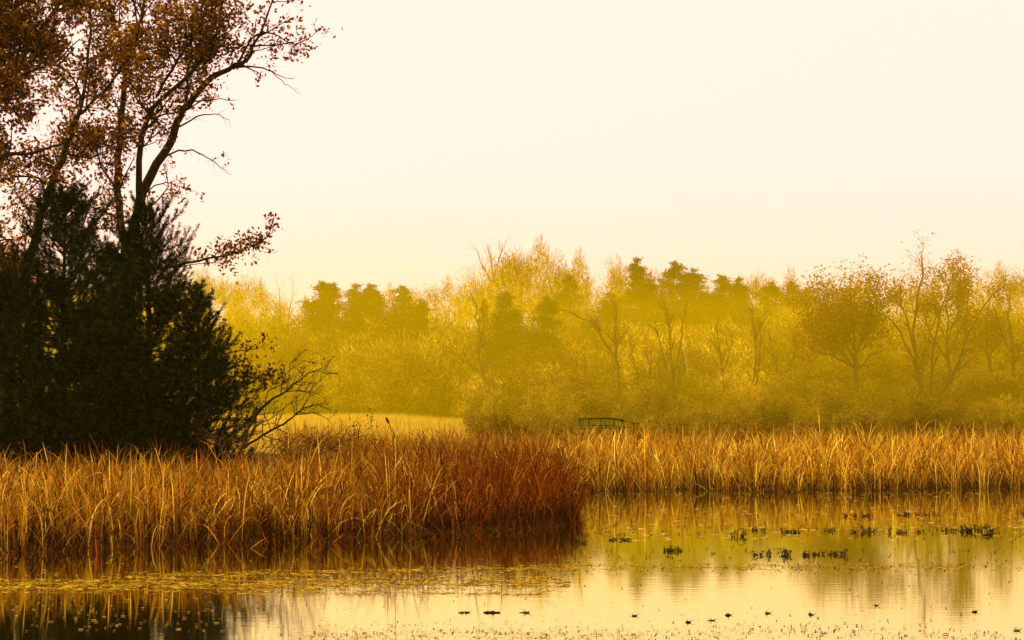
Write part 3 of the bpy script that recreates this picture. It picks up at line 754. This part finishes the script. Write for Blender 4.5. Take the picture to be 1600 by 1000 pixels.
# far pines: five soft irregular crowns shared by copies
def far_pine_parts(seed, Rm, power):
    rng = np.random.default_rng(seed); H = 16.0
    wood, crown = MB(), MB()
    tr = wander((0, 0, 0), (0, 0, 1), H * 0.96, 8, 0.03, 0.05, rng); tube(wood, tr, np.linspace(0.26, 0.03, 9), 6)
    ph = rng.random(4) * 6.28
    C, S = [], []
    for z in np.sort(np.concatenate([rng.uniform(0.12, 0.97, 150), np.linspace(0.9, 1.0, 6)])):
        a = rng.random() * 6.283
        env = (1 - z ** power) ** 0.9 * (0.78 + 0.22 * math.sin(2 * a + ph[0] + 5 * z) + 0.16 * math.sin(9 * z + ph[1] + a)) + 0.03
        r = Rm * env * rng.uniform(0.45, 1.05)
        p, _, _, _ = lerp_line(tr, min(z, 1.0))
        e = p + np.array([math.cos(a) * r, math.sin(a) * r, rng.uniform(-0.1, 0.25) * r + rng.normal() * 0.15])
        if r > 0.5: spikes(wood, [p], [e], 0.02 + 0.012 * r)
        C.append(e); S.append(0.20 + 0.34 * min(r, 2.0) * rng.uniform(0.7, 1.2))
        if r > 1.2: C.append(p + (e - p) * 0.55); S.append(S[-1] * 0.9)
    C, S = np.array(C), np.array(S); nper = 66
    P = np.repeat(C, nper, 0) + rng.normal(size=(len(C) * nper, 3)) * np.repeat(S, nper)[:, None] * np.array([0.75, 0.75, 0.42])
    n = len(P)
    D = nrm(rng.normal(size=(n, 3)) * 0.8 + np.array([0, 0, 0.55])) * rng.uniform(0.22, 0.42, n)[:, None]
    W = nrm(np.cross(D, runit(n, rng))) * 0.05
    c = np.repeat(cols(len(C), [(0.012, 0.020, 0.003, 3), (0.028, 0.036, 0.005, 2), (0.045, 0.048, 0.006, 1)], rng, 0.25), nper, 0)
    crown.add(np.stack([P - W, P + W, P + D], 1).reshape(-1, 3), t=np.arange(n * 3).reshape(-1, 3), c=np.repeat(c, 3, 0))
    return wood.mesh('trunk', M_BARK, True), crown.mesh('crown', M_NEEDLE)
FP = [far_pine_parts(71, 4.9, 1.9), far_pine_parts(72, 4.6, 1.2), far_pine_parts(73, 3.4, 0.9), far_pine_parts(74, 5.2, 1.5), far_pine_parts(76, 4.8, 1.6)]
def far_pine(px, top, d, v, label, wide=1.0, group='pines of the far wood'):
    b = gpt(px, d, 0.2); H = at(px, top, d)[2] - b[2]; k = H / 16.0
    v = {0: (0, 3, 4)[px % 3], 1: (1, 4, 3)[px % 3], 2: 2}[v]
    t = thing('far_pine', label, 'pine tree', b, group, rz=px * 0.37, s=(k * wide * 1.6, k * wide * 1.6, k))
    link('trunk', FP[v][0], t); link('crown', FP[v][1], t)
for a in (
    (488, 434, 330, 0, 'broad pine heading the far group on the left, just above the bare shrub', 0.95),
    (520, 437, 334, 0, 'second broad pine of the far group, close to its leading neighbour', 0.85),
    (549, 440, 338, 1, 'ragged pine midway along the far group above the meadow', 0.9),
    (580, 438, 333, 0, 'full pine at the right of the joined far group above the meadow', 0.9),
    (628, 440, 330, 1, 'separate rounded pine just right of the joined far group', 0.85),
    (664, 463, 326, 2, 'small pointed pine ending the far group beside the golden crowns', 0.8),
    (755, 464, 330, 2, 'thin dark pine spire over the crooked bare tree', 0.5),
    (800, 450, 300, 0, 'darkest compact pine standing out in the middle of the wood', 0.8),
    (848, 458, 304, 1, 'dark pine close right of the darkest compact pine', 0.75),
    (880, 424, 380, 1, 'pale pine rising behind the two dark pines of the middle', 0.7),
    (945, 452, 340, 1, 'low pine left of the tall pine wood, behind the sweeping limb', 1.0),
    (990, 399, 395, 1, 'tallest layered pine crowning the left end of the pine wood', 0.75),
    (1020, 432, 372, 0, 'rounded pine in the dip between the two tallest pines', 0.9),
    (1049, 403, 392, 1, 'second tallest pine of the pine wood', 0.75),
    (1086, 415, 378, 0, 'broad pine just right of the second tallest pine', 0.9),
    (1118, 424, 372, 0, 'rounded pine on the falling right shoulder of the pine wood', 0.95),
    (1158, 430, 365, 1, 'pine with a pointed tip at the right end of the pine wood', 0.8),
    (1200, 438, 450, 0, 'pale broad pine right of the pine wood on the slope', 0.9),
    (1232, 436, 455, 0, 'pale pine second along the hazy row left of the round oak', 0.9),
    (1264, 446, 460, 1, 'pale pine last along the hazy row left of the round oak', 0.9),
): far_pine(*a)

# distant woods and undergrowth, each one mass of instanced trees
def tint_mat(name, trans):
    m = leaf_mat(name, trans); nt = m.node_tree
    oi = nt.nodes.new('ShaderNodeObjectInfo')
    mr = nt.nodes.new('ShaderNodeMapRange'); mr.inputs['To Min'].default_value = 0.65; mr.inputs['To Max'].default_value = 1.35
    nt.links.new(oi.outputs['Random'], mr.inputs['Value'])
    att = [n for n in nt.nodes if n.type == 'VERTEX_COLOR'][0]
    tgt = att.outputs['Color'].links[0].to_socket
    mu = nt.nodes.new('ShaderNodeMix'); mu.data_type = 'RGBA'; mu.blend_type = 'MULTIPLY'; mu.inputs['Factor'].default_value = 1
    nt.links.new(att.outputs['Color'], mu.inputs['A']); nt.links.new(mr.outputs['Result'], mu.inputs['B'])
    nt.links.new(mu.outputs['Result'], tgt)
    return m
M_WOODS = tint_mat('woods_foliage', 0.35)

def wood_variant(seed, H, wcol, lcol, leaf_n, dens, stems=1, sprays=4, leaf_s=0.03, level=1):
    T = Tree(seed); rng = T.rng
    for k in range(stems):
        d0 = np.array([rng.normal() * 0.25, rng.normal() * 0.25, 1.0]) if stems > 1 else np.array([0, 0, 1.0])
        o0 = (rng.normal() * 0.05 * H * (stems > 1), rng.normal() * 0.05 * H * (stems > 1), 0)
        L = wander(o0, d0, H * rng.uniform(0.7, 0.95), 6, 0.07, 0.04, rng)
        R_ = np.linspace(0.011 * H / stems ** 0.5, 0.03, 7); T.limb(L, R_, 4)
        T.branch_out(L, R_, level=level, dens=dens, L0=H * 0.34, start=0.16, jit=0.13, up=0.12, tw=(0.06 * H, 0.15 * H), spread=(22, 60))
    V, Q, T3, _ = T.wood.arrays()
    mb = MB(); mb.add(V, q=Q, t=T3, c=(0.055, 0.042, 0.008))
    spikes(mb, T.tw0, T.tw1, np.array(T.twr) * 1.2, c=wcol)
    E = np.repeat(np.array(T.tw1 + [a for a in T.anch]), sprays, 0)
    E = E + rng.normal(size=E.shape) * 0.035 * H
    D = nrm(rng.normal(size=E.shape) * 0.6 + np.array([0, 0, 0.9]))
    spikes(mb, E, E + D * rng.uniform(0.05, 0.13, len(E))[:, None] * H, 0.0034 * H, c=cols(len(E), [(*wcol, 2), (wcol[0] * 0.25, wcol[1] * 0.25, wcol[2] * 0.25, 1.4), (min(0.8, wcol[0] * 2.2), min(0.7, wcol[1] * 2.2), wcol[2] * 2.2, 0.8)], rng, 0.3))
    if leaf_n:
        A = np.repeat(np.array(T.anch), leaf_n, 0); A = A + rng.normal(size=A.shape) * 0.045 * H
        leaves(mb, A, rng.uniform(0.7, 1.2, len(A)) * leaf_s * H, rng, cols(len(A), lcol, rng, 0.22), aspect=0.6)
    return mb
def mass(name, label, cat, spots, variants):
    coll = bpy.data.collections.new(name + '_kinds')
    for k, v in enumerate(variants):
        o = bpy.data.objects.new('%s_kind_%d' % (name, k), v.mesh(name + '_tree', M_WOODS)); coll.objects.link(o)
    S = np.array(spots, float); n = len(S)
    me = bpy.data.meshes.new(name); me.vertices.add(n)
    co = np.stack([S[:, 0], S[:, 1], ground_z(S[:, 0], S[:, 1]) - 0.15], -1)
    me.vertices.foreach_set('co', co.ravel().astype(np.float32))
    def attr(nm, ty, vals, key='value'):
        a = me.attributes.new(nm, ty, 'POINT'); a.data.foreach_set(key, vals)
    attr('kind_index', 'INT', S[:, 3].astype(np.int32))
    attr('turn', 'FLOAT_VECTOR', np.stack([np.zeros(n), np.zeros(n), (S[:, 0] * 7.3 + S[:, 1] * 3.1) % 6.283], -1).ravel().astype(np.float32), 'vector')
    attr('size', 'FLOAT_VECTOR', np.stack([S[:, 2] / 10 * S[:, 4], S[:, 2] / 10 * S[:, 4], S[:, 2] / 10], -1).ravel().astype(np.float32), 'vector')
    o = link(name, me)
    ng = bpy.data.node_groups.new(name + '_scatter', 'GeometryNodeTree')
    ng.interface.new_socket('Geometry', in_out='INPUT', socket_type='NodeSocketGeometry')
    ng.interface.new_socket('Geometry', in_out='OUTPUT', socket_type='NodeSocketGeometry')
    N, L = ng.nodes, ng.links
    gi, go = N.new('NodeGroupInput'), N.new('NodeGroupOutput')
    ci = N.new('GeometryNodeCollectionInfo'); ci.inputs['Collection'].default_value = coll
    ci.inputs['Separate Children'].default_value = True; ci.inputs['Reset Children'].default_value = True
    ip = N.new('GeometryNodeInstanceOnPoints'); ip.inputs['Pick Instance'].default_value = True
    def named(nm, ty):
        a = N.new('GeometryNodeInputNamedAttribute'); a.data_type = ty; a.inputs['Name'].default_value = nm
        return [q for q in a.outputs if q.enabled and q.name == 'Attribute'][0]
    L.new(gi.outputs[0], ip.inputs['Points']); L.new(ci.outputs[0], ip.inputs['Instance'])
    L.new(named('kind_index', 'INT'), ip.inputs['Instance Index'])
    e2r = N.new('FunctionNodeEulerToRotation'); L.new(named('turn', 'FLOAT_VECTOR'), e2r.inputs[0]); L.new(e2r.outputs[0], ip.inputs['Rotation'])
    L.new(named('size', 'FLOAT_VECTOR'), ip.inputs['Scale'])
    L.new(ip.outputs[0], go.inputs[0])
    md = o.modifiers.new('scatter', 'NODES'); md.node_group = ng
    return tag(o, label, cat, kind='stuff')
rng = np.random.default_rng(9)
W1, W2, W3 = (0.22, 0.165, 0.014), (0.14, 0.10, 0.010), (0.34, 0.26, 0.025)
WOODS = [wood_variant(81, 10, W1, GOLD, 5, 1.1, level=2), wood_variant(82, 10, W2, GOLD, 4, 1.1, level=2), wood_variant(83, 10, W3, GOLD, 0, 1.2, level=2),
         wood_variant(84, 10, W1, [(0.36, 0.24, 0.02, 2), (0.46, 0.32, 0.03, 1)], 5, 1.1, level=2)]
UND = [wood_variant(85, 10, W1, None, 0, 1.5, 6, 5), wood_variant(86, 10, W2, [(0.42, 0.30, 0.02, 3), (0.30, 0.21, 0.015, 2)], 5, 1.5, 6, 4),
       wood_variant(87, 10, W3, [(0.52, 0.39, 0.03, 1), (0.42, 0.30, 0.02, 3)], 4, 1.4, 6, 4), wood_variant(88, 10, W2, [(0.24, 0.17, 0.012, 3), (0.18, 0.11, 0.01, 2)], 5, 1.4, 7, 4, 0.045)]
spots = []
TOPX = np.array([-100, 300, 420, 470, 650, 720, 800, 850, 930, 1000, 1180, 1280, 1400, 1500, 1600, 1750])
TOPY = np.array([440, 450, 462, 480, 470, 434, 420, 412, 436, 444, 452, 456, 462, 458, 448, 440])
for row, (d, dy, n) in enumerate(((560, 0, 60), (520, 2, 60), (480, 8, 54), (430, 22, 50), (390, 40, 50))):
    for k in range(n):
        px = -60 + (k + rng.random()) * 1740 / n
        dd = d + rng.normal() * 10
        top = np.interp(px, TOPX, TOPY) + dy + rng.uniform(-8, 26)
        g = gpt(px, dd); H = max(7, at(px, top, dd)[2] - g[2])
        spots.append((g[0], dd, H, rng.integers(0, 4), rng.uniform(0.7, 1.0)))
mass('distant_woods', 'hazy golden wood covering the slope behind the pond', 'woods', spots, WOODS)
spots = []
for d, n, lo, hi, w in ((352, 90, 9, 14.5, 1.1), (330, 90, 8, 13.5, 1.1), (312, 90, 7, 12, 1.1), (296, 90, 5, 10, 1.2), (276, 80, 3, 7.5, 1.2), (262, 80, 2.4, 6.5, 1.2), (248, 80, 2.0, 5.5, 1.3),
                        (228, 80, 1.4, 4.2, 1.4), (205, 70, 1.2, 3.2, 1.5), (182, 70, 1.0, 2.6, 1.5), (164, 80, 0.9, 2.2, 1.6), (152, 80, 0.9, 2.0, 1.6), (144, 80, 0.8, 1.6, 1.7)):
    for k in range(n):
        px = -40 + (k + rng.random()) * 1700 / n
        if d < 300 and px < 735 + rng.normal() * 10 and not (d > 285 and rng.random() < 0.4): continue
        dd = d + rng.normal() * 5
        g = gpt(px, dd)
        spots.append((g[0], dd, rng.uniform(lo, hi), rng.choice([1, 3, 3, 0]) if (px > 1230 or d <= 240) else rng.integers(0, 4), w * rng.uniform(0.85, 1.2)))
mass('undergrowth', 'tangled ochre undergrowth and young bare trees in front of the wood', 'undergrowth', spots, UND)

# ------------------------------------------------------------------ green railing beyond the reeds
def box(mb, p0, p1, w, h):
    """A beam from p0 to p1, w across and h high."""
    p0, p1 = np.array(p0, float), np.array(p1, float); d = nrm(p1 - p0)
    s = nrm(np.cross(d, [0, 0, 1.0] if abs(d[2]) < 0.9 else [0, 1.0, 0])); u = np.cross(s, d)
    v = [p + s * a * w / 2 + u * b * h / 2 for p in (p0, p1) for a, b in ((-1, -1), (1, -1), (1, 1), (-1, 1))]
    mb.add(v, q=[(0, 3, 2, 1), (4, 5, 6, 7), (0, 1, 5, 4), (1, 2, 6, 5), (2, 3, 7, 6), (3, 0, 4, 7)])
DB = 163.0
o = at(905, 675, DB); gz = float(ground_z(o[0], DB))
rail = thing('footbridge_railing', 'green wooden footbridge railing showing just above the reeds', 'railing', (o[0], DB, gz))
def rel(px, py, dy=0): return at(px, py, DB + dy) - np.array([o[0], DB, gz])
for dy in (0.0, 1.3):
    mb = MB(); box(mb, rel(904, 654, dy), rel(958, 654, dy), 0.12, 0.13); mb.build('top_rail', M_GREEN, rail)
    mb = MB(); box(mb, rel(958, 654, dy), rel(975, 658, dy), 0.12, 0.16); mb.build('top_rail', M_GREEN, rail)
    mb = MB(); box(mb, rel(975, 658, dy), rel(1000, 662, dy), 0.06, 0.05); mb.build('sloping_rail', M_TWIG, rail)
    mb = MB(); box(mb, rel(905, 665, dy), rel(962, 665, dy), 0.08, 0.10); mb.build('bottom_rail', M_GREEN, rail)
    mb = MB(); box(mb, rel(962, 666, dy), rel(1000, 670, dy), 0.06, 0.05); mb.build('bottom_rail', M_GREEN, rail)
    for px, tp in ((905.5, 654), (921, 654), (938, 654), (959, 654.5), (973, 658), (990, 661)):
        mb = MB(); a = rel(px, tp, dy); b = a.copy(); b[2] = -0.1; box(mb, a, b, 0.11, 0.11); mb.build('post', M_GREEN, rail)
    for px in np.arange(909, 957, 3.2):
        mb = MB(); box(mb, rel(px, 655, dy), rel(px, 664.5, dy), 0.03, 0.03); mb.build('baluster', M_GREEN, rail)
mb = MB(); box(mb, rel(903, 669, 0.65), rel(976, 669, 0.65), 1.25, 0.10); mb.build('deck', M_TWIG, rail)

# ------------------------------------------------------------------ single plants above the reeds
p0, p1, p2 = at(613, 684, 112), at(609, 666, 112), at(603, 652, 112)
ct = thing('cattail', 'single leaning cattail with a dark seed head above the golden reeds', 'cattail', gpt(618, 112))
bb = gpt(618, 112)
mb = MB(); L = smooth_line(np.array([bb, p0, p1, p1 + (p2 - p1) * 0.35]) - bb, 3); tube(mb, L, np.linspace(0.011, 0.009, len(L)), 6); mb.build('stem', M_TWIG, ct, True)
mb = MB(); ax = np.array([p1 + (p2 - p1) * t for t in (0.30, 0.36, 0.45, 0.7, 0.9, 0.97, 1.0)]) - bb
tube(mb, ax, [0.012, 0.035, 0.05, 0.055, 0.05, 0.035, 0.008], 10); mb.build('seed_head', M_SEED, ct, True)
for k, (px, top, d, lab) in enumerate(((581, 644, 108, 'tall dried flower stalk dotted with round seed heads left of the cattail'),
                                       (553, 660, 104, 'short dried flower stalk with dark seed heads near the bare shrub'))):
    bb = gpt(px - 3, d); r_ = np.random.default_rng(90 + k)
    t = thing('dried_flower', lab, 'dried plant', bb, 'dried flower stalks in the reeds')
    st_, sh = MB(), MB()
    L = smooth_line(np.array([bb, at(px - 1, 690, d), at(px, top + 14, d), at(px, top, d)]) - bb, 3, 0.01, r_)
    tube(st_, L, np.linspace(0.014, 0.005, len(L)), 5)
    for j in range(22):
        q, qd, _, _ = lerp_line(L, r_.uniform(0.72, 1.0))
        e = q + np.array([r_.normal() * 0.16, r_.normal() * 0.16, r_.uniform(0.05, 0.28)])
        spikes(st_, [q], [e], 0.006)
        rr = r_.uniform(0.022, 0.038)
        tube(sh, np.array([e - [0, 0, rr], e - [0, 0, rr * .6], e + [0, 0, rr * .6], e + [0, 0, rr]]), [0.004, rr, rr, 0.004], 6)
    st_.build('stem', M_TWIG, t); sh.build('seed_heads', M_SEED, t)['kind'] = 'stuff'

# ------------------------------------------------------------------ on the water
def weed_clump(px, py, wpx, hpx, n, seed, label, loop=False):
    r_ = np.random.default_rng(seed)
    d = EYE / ((py - HOR) / F_PX); d = float(d)
    b = np.array([(px - CX) / F_PX * d, d, 0.0]); m = d / F_PX
    t = thing('water_weed', label, 'water plant', b, 'dark water weed standing in the pond')
    stm, lf = MB(), MB()
    for j in range(n):
        x = r_.uniform(-0.5, 0.5) * wpx * m; y = r_.normal() * 0.16
        h = max(0.03, abs(r_.normal(0.34, 0.26)) * hpx * m)
        l = r_.normal() * 0.6
        pts = np.array([[x, y, -0.1], [x + l * h * 0.25, y, h * 0.6], [x + l * h * 0.7, y + r_.normal() * 0.05, h * r_.uniform(0.7, 1.0)], [x + l * h * 1.1, y, h * r_.uniform(0.3, 0.9)]])
        tube(stm, smooth_line(pts, 2), np.linspace(0.010, 0.005, 7), 4)
        A = pts[[1, 2, 3]].repeat(2, 0) + r_.normal(size=(6, 3)) * 0.03; A[:, 2] = np.maximum(A[:, 2], 0.015)
        leaves(lf, A, r_.uniform(0.03, 0.075, 6), r_, cols(6, [(0.02, 0.013, 0.007, 2), (0.05, 0.022, 0.010, 1)], r_), aspect=0.6)
    if loop:
        h = hpx * m
        pts = np.array([[-0.02, 0, -0.1], [0.0, 0, h * 0.8], [0.10, 0, h * 1.05], [0.2, 0, h * 0.7], [0.22, 0, 0.02]])
        tube(stm, smooth_line(pts, 4), np.linspace(0.014, 0.008, 17), 5)
    stm.build('stem', M_MUD, t, True)['kind'] = 'stuff'; lf.build('leaves', M_WEED, t)['kind'] = 'stuff'
for k, a in enumerate((
    (1152, 838, 22, 12, 8, 'weed clump with a looped stem, leftmost in the long weed row', True),
    (1183, 829, 16, 7, 5, 'tiny weed sprig just right of the looped weed clump'),
    (1234, 831, 34, 10, 14, 'bushy weed clump second in size along the long weed row'),
    (1300, 829, 26, 7, 8, 'thin weed sprigs left of the peaked clump in the long row'),
    (1347, 831, 42, 11, 18, 'peaked dense weed clump in the middle of the long row'),
    (1400, 832, 30, 8, 12, 'weed clump just right of the peaked clump in the long row'),
    (1437, 832, 12, 6, 3, 'two curled weed sprigs left of the largest weed mass'),
    (1478, 829, 24, 8, 8, 'loose weed sprigs touching the left of the largest weed mass'),
    (1524, 830, 50, 15, 38, 'largest and densest weed mass at the right of the pond'),
    (1548, 837, 22, 8, 10, 'flat weed patch just below the largest weed mass'),
    (1328, 806, 18, 7, 7, 'small weed clump nearest the far reeds, left of two alike'),
    (1355, 806, 20, 5, 6, 'low weed sprigs beside the small clump near the far reeds'),
    (1412, 804, 22, 6, 8, 'weed tuft starting the thin row close to the far reeds'),
    (1448, 804, 36, 5, 9, 'straggling weed line in the thin row close to the far reeds'),
    (1595, 803, 10, 8, 6, 'weed tuft cut by the right border'),
    (968, 843, 30, 6, 12, 'low weed clump off the tip of the reed promontory'),
    (905, 848, 20, 6, 8, 'weed tuft touching the tip of the reed promontory'),
    (1048, 860, 32, 9, 14, 'lone weed clump between the promontory and the front row'),
    (1191, 867, 28, 10, 10, 'first weed clump of the short front row'),
    (1226, 867, 16, 15, 12, 'tall narrow weed clump of the short front row'),
    (1254, 867, 18, 8, 9, 'middle weed clump of the short front row'),
    (1276, 866, 16, 7, 6, 'fine weed sprigs right of the middle of the front row'),
    (1299, 866, 14, 6, 7, 'compact weed tuft near the end of the front row'),
    (1316, 866, 10, 12, 6, 'upright weed tuft ending the front row'),
)): weed_clump(*a[:5], 100 + k, a[5], len(a) > 6)

def drift(px, py, lpx, hpx, seed, label, ang=0.0):
    r_ = np.random.default_rng(seed); d = EYE / ((py - HOR) / F_PX); m = d / F_PX
    t = thing('driftwood', label, 'driftwood', ((px - CX) / F_PX * d, d, 0), 'dark scraps floating in the foreground', rz=ang)
    mb = MB(); L = lpx * m
    x = np.linspace(-0.5, 0.5, 9) * L
    pts = np.stack([x, r_.normal(size=9) * 0.01, r_.normal(size=9) * 0.006 + 0.005], -1)
    tube(mb, pts, (0.12 + 0.88 * np.sin(np.linspace(0.05, 3.05, 9)) ** 0.7 * r_.uniform(0.7, 1.1, 9)) * hpx * m * 0.5, 7)
    mb.build('log', M_MUD, t, True)
    mb = MB(); spikes(mb, pts[[2, 5, 6]], pts[[2, 5, 6]] + np.array([[0.03, 0.1, 0.06], [-0.04, -0.1, 0.05], [0.09, 0.02, 0.04]]), 0.008)
    mb.build('stub', M_MUD, t)['kind'] = 'stuff'
for k, a in enumerate(((768, 956, 28, 5, 'longest dark driftwood piece floating below the reed reflections'),
                       (726, 956, 20, 3, 'thin floating stick just left of the longest driftwood'),
                       (820, 956, 18, 2.5, 'faint thin stick right of the longest driftwood'),
                       (990, 961, 9, 4, 'small dark scrap alone on the bright water'),
                       (1074, 971, 9, 4, 'small dark scrap lowest on the bright water at centre'),
                       (1110, 968, 13, 2, 'thin dark stick between two dark scraps at centre'),
                       (1136, 960, 10, 5.5, 'round dark scrap on the bright water at centre'),
                       (1198, 957, 8, 4.5, 'reddish scrap right of the round dark scrap'),
                       (1265, 959, 8, 4, 'dark scrap with a raised tip beside faint weed stalks'),
                       (1520, 955, 9, 4, 'dark scrap beneath the big tree reflection on the right'),
                       (1366, 945, 8, 2, 'short stick floating right of the faint weed stalks'),
                       (1585, 984, 12, 2.5, 'flat dark scrap in the bottom right corner'))):
    drift(*a[:4], 140 + k, a[4], 0.2 * math.sin(k * 2.3))

# loose sprigs drifting between the clumps, too many and too small to count
mb = MB(); r_ = np.random.default_rng(77); n = 420
px = r_.uniform(905, 1605, n); py = np.where(r_.random(n) < 0.6, 830 + r_.normal(size=n) * 7, np.where(r_.random(n) < 0.6, 866 + r_.normal(size=n) * 6, 804 + r_.normal(size=n) * 4))
d_ = EYE / ((py - HOR) / F_PX); X = (px - CX) / F_PX * d_
h_ = np.exp(r_.normal(size=n) * 0.5) * 0.07
blades(mb, np.stack([X, d_, np.full(n, -0.02)], -1), h_ + 0.03, r_.uniform(0.1, 1.2, n), r_.uniform(0, 2.5, n), r_.uniform(0.008, 0.02, n), cols(n, [(0.02, 0.012, 0.005, 2), (0.05, 0.02, 0.008, 1)], r_), r_, 4)
A = np.stack([X, d_, np.full(n, 0.015)], -1).repeat(2, 0) + r_.normal(size=(n * 2, 3)) * np.array([0.06, 0.08, 0.006])
leaves(mb, A, r_.uniform(0.015, 0.05, n * 2), r_, cols(n * 2, [(0.02, 0.012, 0.005, 2), (0.05, 0.02, 0.008, 1)], r_), aspect=0.7, droop=0)
tag(mb.build('drifting_weeds', M_WEED), 'tiny dark weed sprigs drifting loosely among the larger clumps', 'weeds', kind='stuff')

# duckweed films and specks
def on_water(px, py):
    d = EYE / ((py - HOR) / F_PX)
    return (px - CX) / F_PX * d, d
def pads(mb, px, py, s, c, rng, z):
    x, y = on_water(px, py); n = len(px)
    th = np.arange(6) * math.pi / 3
    a = rng.random(n) * 6.28
    rx = s * rng.uniform(0.7, 1.6, n); ry = s * rng.uniform(0.6, 1.2, n)
    X = x[:, None] + np.cos(th + 0 * a[:, None]) * rx[:, None] * rng.uniform(0.75, 1.2, (n, 6))
    Y = y[:, None] + np.sin(th + 0 * a[:, None]) * ry[:, None] * rng.uniform(0.75, 1.2, (n, 6))
    Z = np.broadcast_to((z + rng.random(n) * 0.004)[:, None], X.shape)
    i = np.arange(n)[:, None] * 6
    mb.add(np.stack([X, Y, Z], -1).reshape(-1, 3), q=np.concatenate([i + [0, 1, 2, 3], i + [0, 3, 4, 5]]), c=np.repeat(c, 6, 0))
def band(n, x0, x1, yc, hw, dens, rng):
    px = rng.uniform(x0, x1, n); py = yc(px) + rng.normal(size=n) * hw
    f = 0.5 + 0.5 * np.sin(px * 0.021 + py * 0.61 + 2 * np.sin(px * 0.007)) * np.cos(px * 0.047 - py * 0.33)
    f = f * (0.35 + 0.65 * (np.sin(px * 0.13 + 3 * np.sin(py * 0.9)) * np.sin(py * 1.7 + px * 0.05) > -0.15))
    k = rng.random(n) < dens * f ** 1.5
    return px[k], py[k]
rng = np.random.default_rng(17)
DUCK_PAL = [(0.36, 0.24, 0.015, 3), (0.50, 0.37, 0.03, 2), (0.20, 0.12, 0.01, 2.5), (0.05, 0.03, 0.006, 2.5)]
mb = MB()
for n, x0, x1, yc, hw, dn, s in (
    (42000, -20, 890, lambda x: 912 - 0.004 * x + 0 * x, 5.0, 0.75, 0.028), (22000, 200, 900, lambda x: 900 - 0.02 * (x - 200), 2.6, 0.6, 0.026),
    (9000, 380, 860, lambda x: 926 + 0 * x, 2.2, 0.45, 0.024), (16000, 860, 1560, lambda x: 885 + 0.0 * x, 2.6, 0.5, 0.024), (6000, 900, 1450, lambda x: 893 + 0 * x, 4, 0.25, 0.022),
    (12000, -20, 500, lambda x: 919 + 0 * x, 4.0, 0.55, 0.026), (8000, 480, 1000, lambda x: 993 + 0 * x, 6, 0.35, 0.018), (4000, 900, 1400, lambda x: 987 + 0 * x, 5, 0.25, 0.016)):
    px, py = band(n, x0, x1, yc, hw, dn, rng)
    pads(mb, px, py, s * rng.uniform(0.5, 1.6, len(px)), cols(len(px), DUCK_PAL, rng, 0.25), rng, 0.005)
tag(mb.build('duckweed', M_DUCK), 'yellowish duckweed film drawn out in bands over the pond', 'duckweed', kind='stuff')
mb = MB()
# bright floating blades near the banks, dark seeds further out
n = 900; px = rng.uniform(0, 900, n); py = rng.uniform(868, 985, n)
pads(mb, px, py, rng.uniform(0.008, 0.035, n), cols(n, [(0.6, 0.42, 0.10, 1), (0.4, 0.25, 0.06, 1)], rng), rng, 0.010)
n = 900; px = rng.uniform(905, 1600, n); py = 770 + 75 * rng.random(n) ** 1.6
pads(mb, px, py, rng.uniform(0.02, 0.085, n), cols(n, [(0.7, 0.52, 0.22, 1), (0.5, 0.34, 0.10, 1)], rng), rng, 0.010)
tag(mb.build('floating_leaves', M_DUCK), 'scattered pale leaf flecks floating on the dark reflections', 'leaves', kind='stuff')
mb = MB()
n = 2600; px = rng.uniform(440, 1600, n); py = np.where(rng.random(n) < 0.62, 990 + rng.normal(size=n) * 8 - 5 * np.sin(px * 0.011), np.where(rng.random(n) < 0.5, 886 + rng.normal(size=n) * 5, rng.uniform(840, 985, n))); py = np.minimum(py, 1010)
x, y = on_water(px, py); A = np.stack([x, y, np.full(n, 0.012)], -1)
A = A.repeat(3, 0) + rng.normal(size=(n * 3, 3)) * np.array([0.012, 0.02, 0.003])
leaves(mb, A, np.minimum(np.repeat(np.exp(rng.normal(size=n) * 0.6), 3) * rng.uniform(0.005, 0.014, n * 3), 0.026), rng, cols(n * 3, [(0.02, 0.012, 0.006, 3), (0.06, 0.03, 0.012, 1)], rng), aspect=0.9, droop=0)
n = 500; px = rng.uniform(0, 1600, n); py = 884 + rng.normal(size=n) * 4 + 18 * (px < 900)
x, y = on_water(px, py); A = np.stack([x, y, np.full(n, 0.012)], -1)
leaves(mb, A, rng.uniform(0.015, 0.04, n), rng, cols(n, [(0.02, 0.012, 0.006, 3)], rng), aspect=0.9, droop=0)
tag(mb.build('floating_debris', M_WEED), 'dark seeds and specks strewn over the bright water', 'debris', kind='stuff')

# ------------------------------------------------------------------ the air
def air(name, label, lo, hi, color, dens, g):
    m, nt, out = M_new(name)
    pv = nt.nodes.new('ShaderNodeVolumePrincipled')
    pv.inputs['Color'].default_value = (*color, 1)
    pv.inputs['Density'].default_value = dens
    pv.inputs['Anisotropy'].default_value = g
    nt.links.new(pv.outputs[0], out.inputs['Volume'])
    mb = MB(); x0, y0, z0 = lo; x1, y1, z1 = hi
    mb.add([(x0, y0, z0), (x1, y0, z0), (x1, y1, z0), (x0, y1, z0), (x0, y0, z1), (x1, y0, z1), (x1, y1, z1), (x0, y1, z1)],
           q=[(0, 3, 2, 1), (4, 5, 6, 7), (0, 1, 5, 4), (1, 2, 6, 5), (2, 3, 7, 6), (3, 0, 4, 7)])
    o = mb.build(name, m)
    return tag(o, label, kind='stuff')
air('haze', 'thin golden autumn haze filling the air over pond and wood', (-580, -40, -1.6), (580, 920, 42), (0.85, 0.74, 0.05), 0.00006, 0.3)
air('mist', 'golden mist bank lying over the meadow and the far wood', (-570, 158, -1.2), (570, 910, 19.5), (0.98, 0.80, 0.004), 0.0021, 0.3)
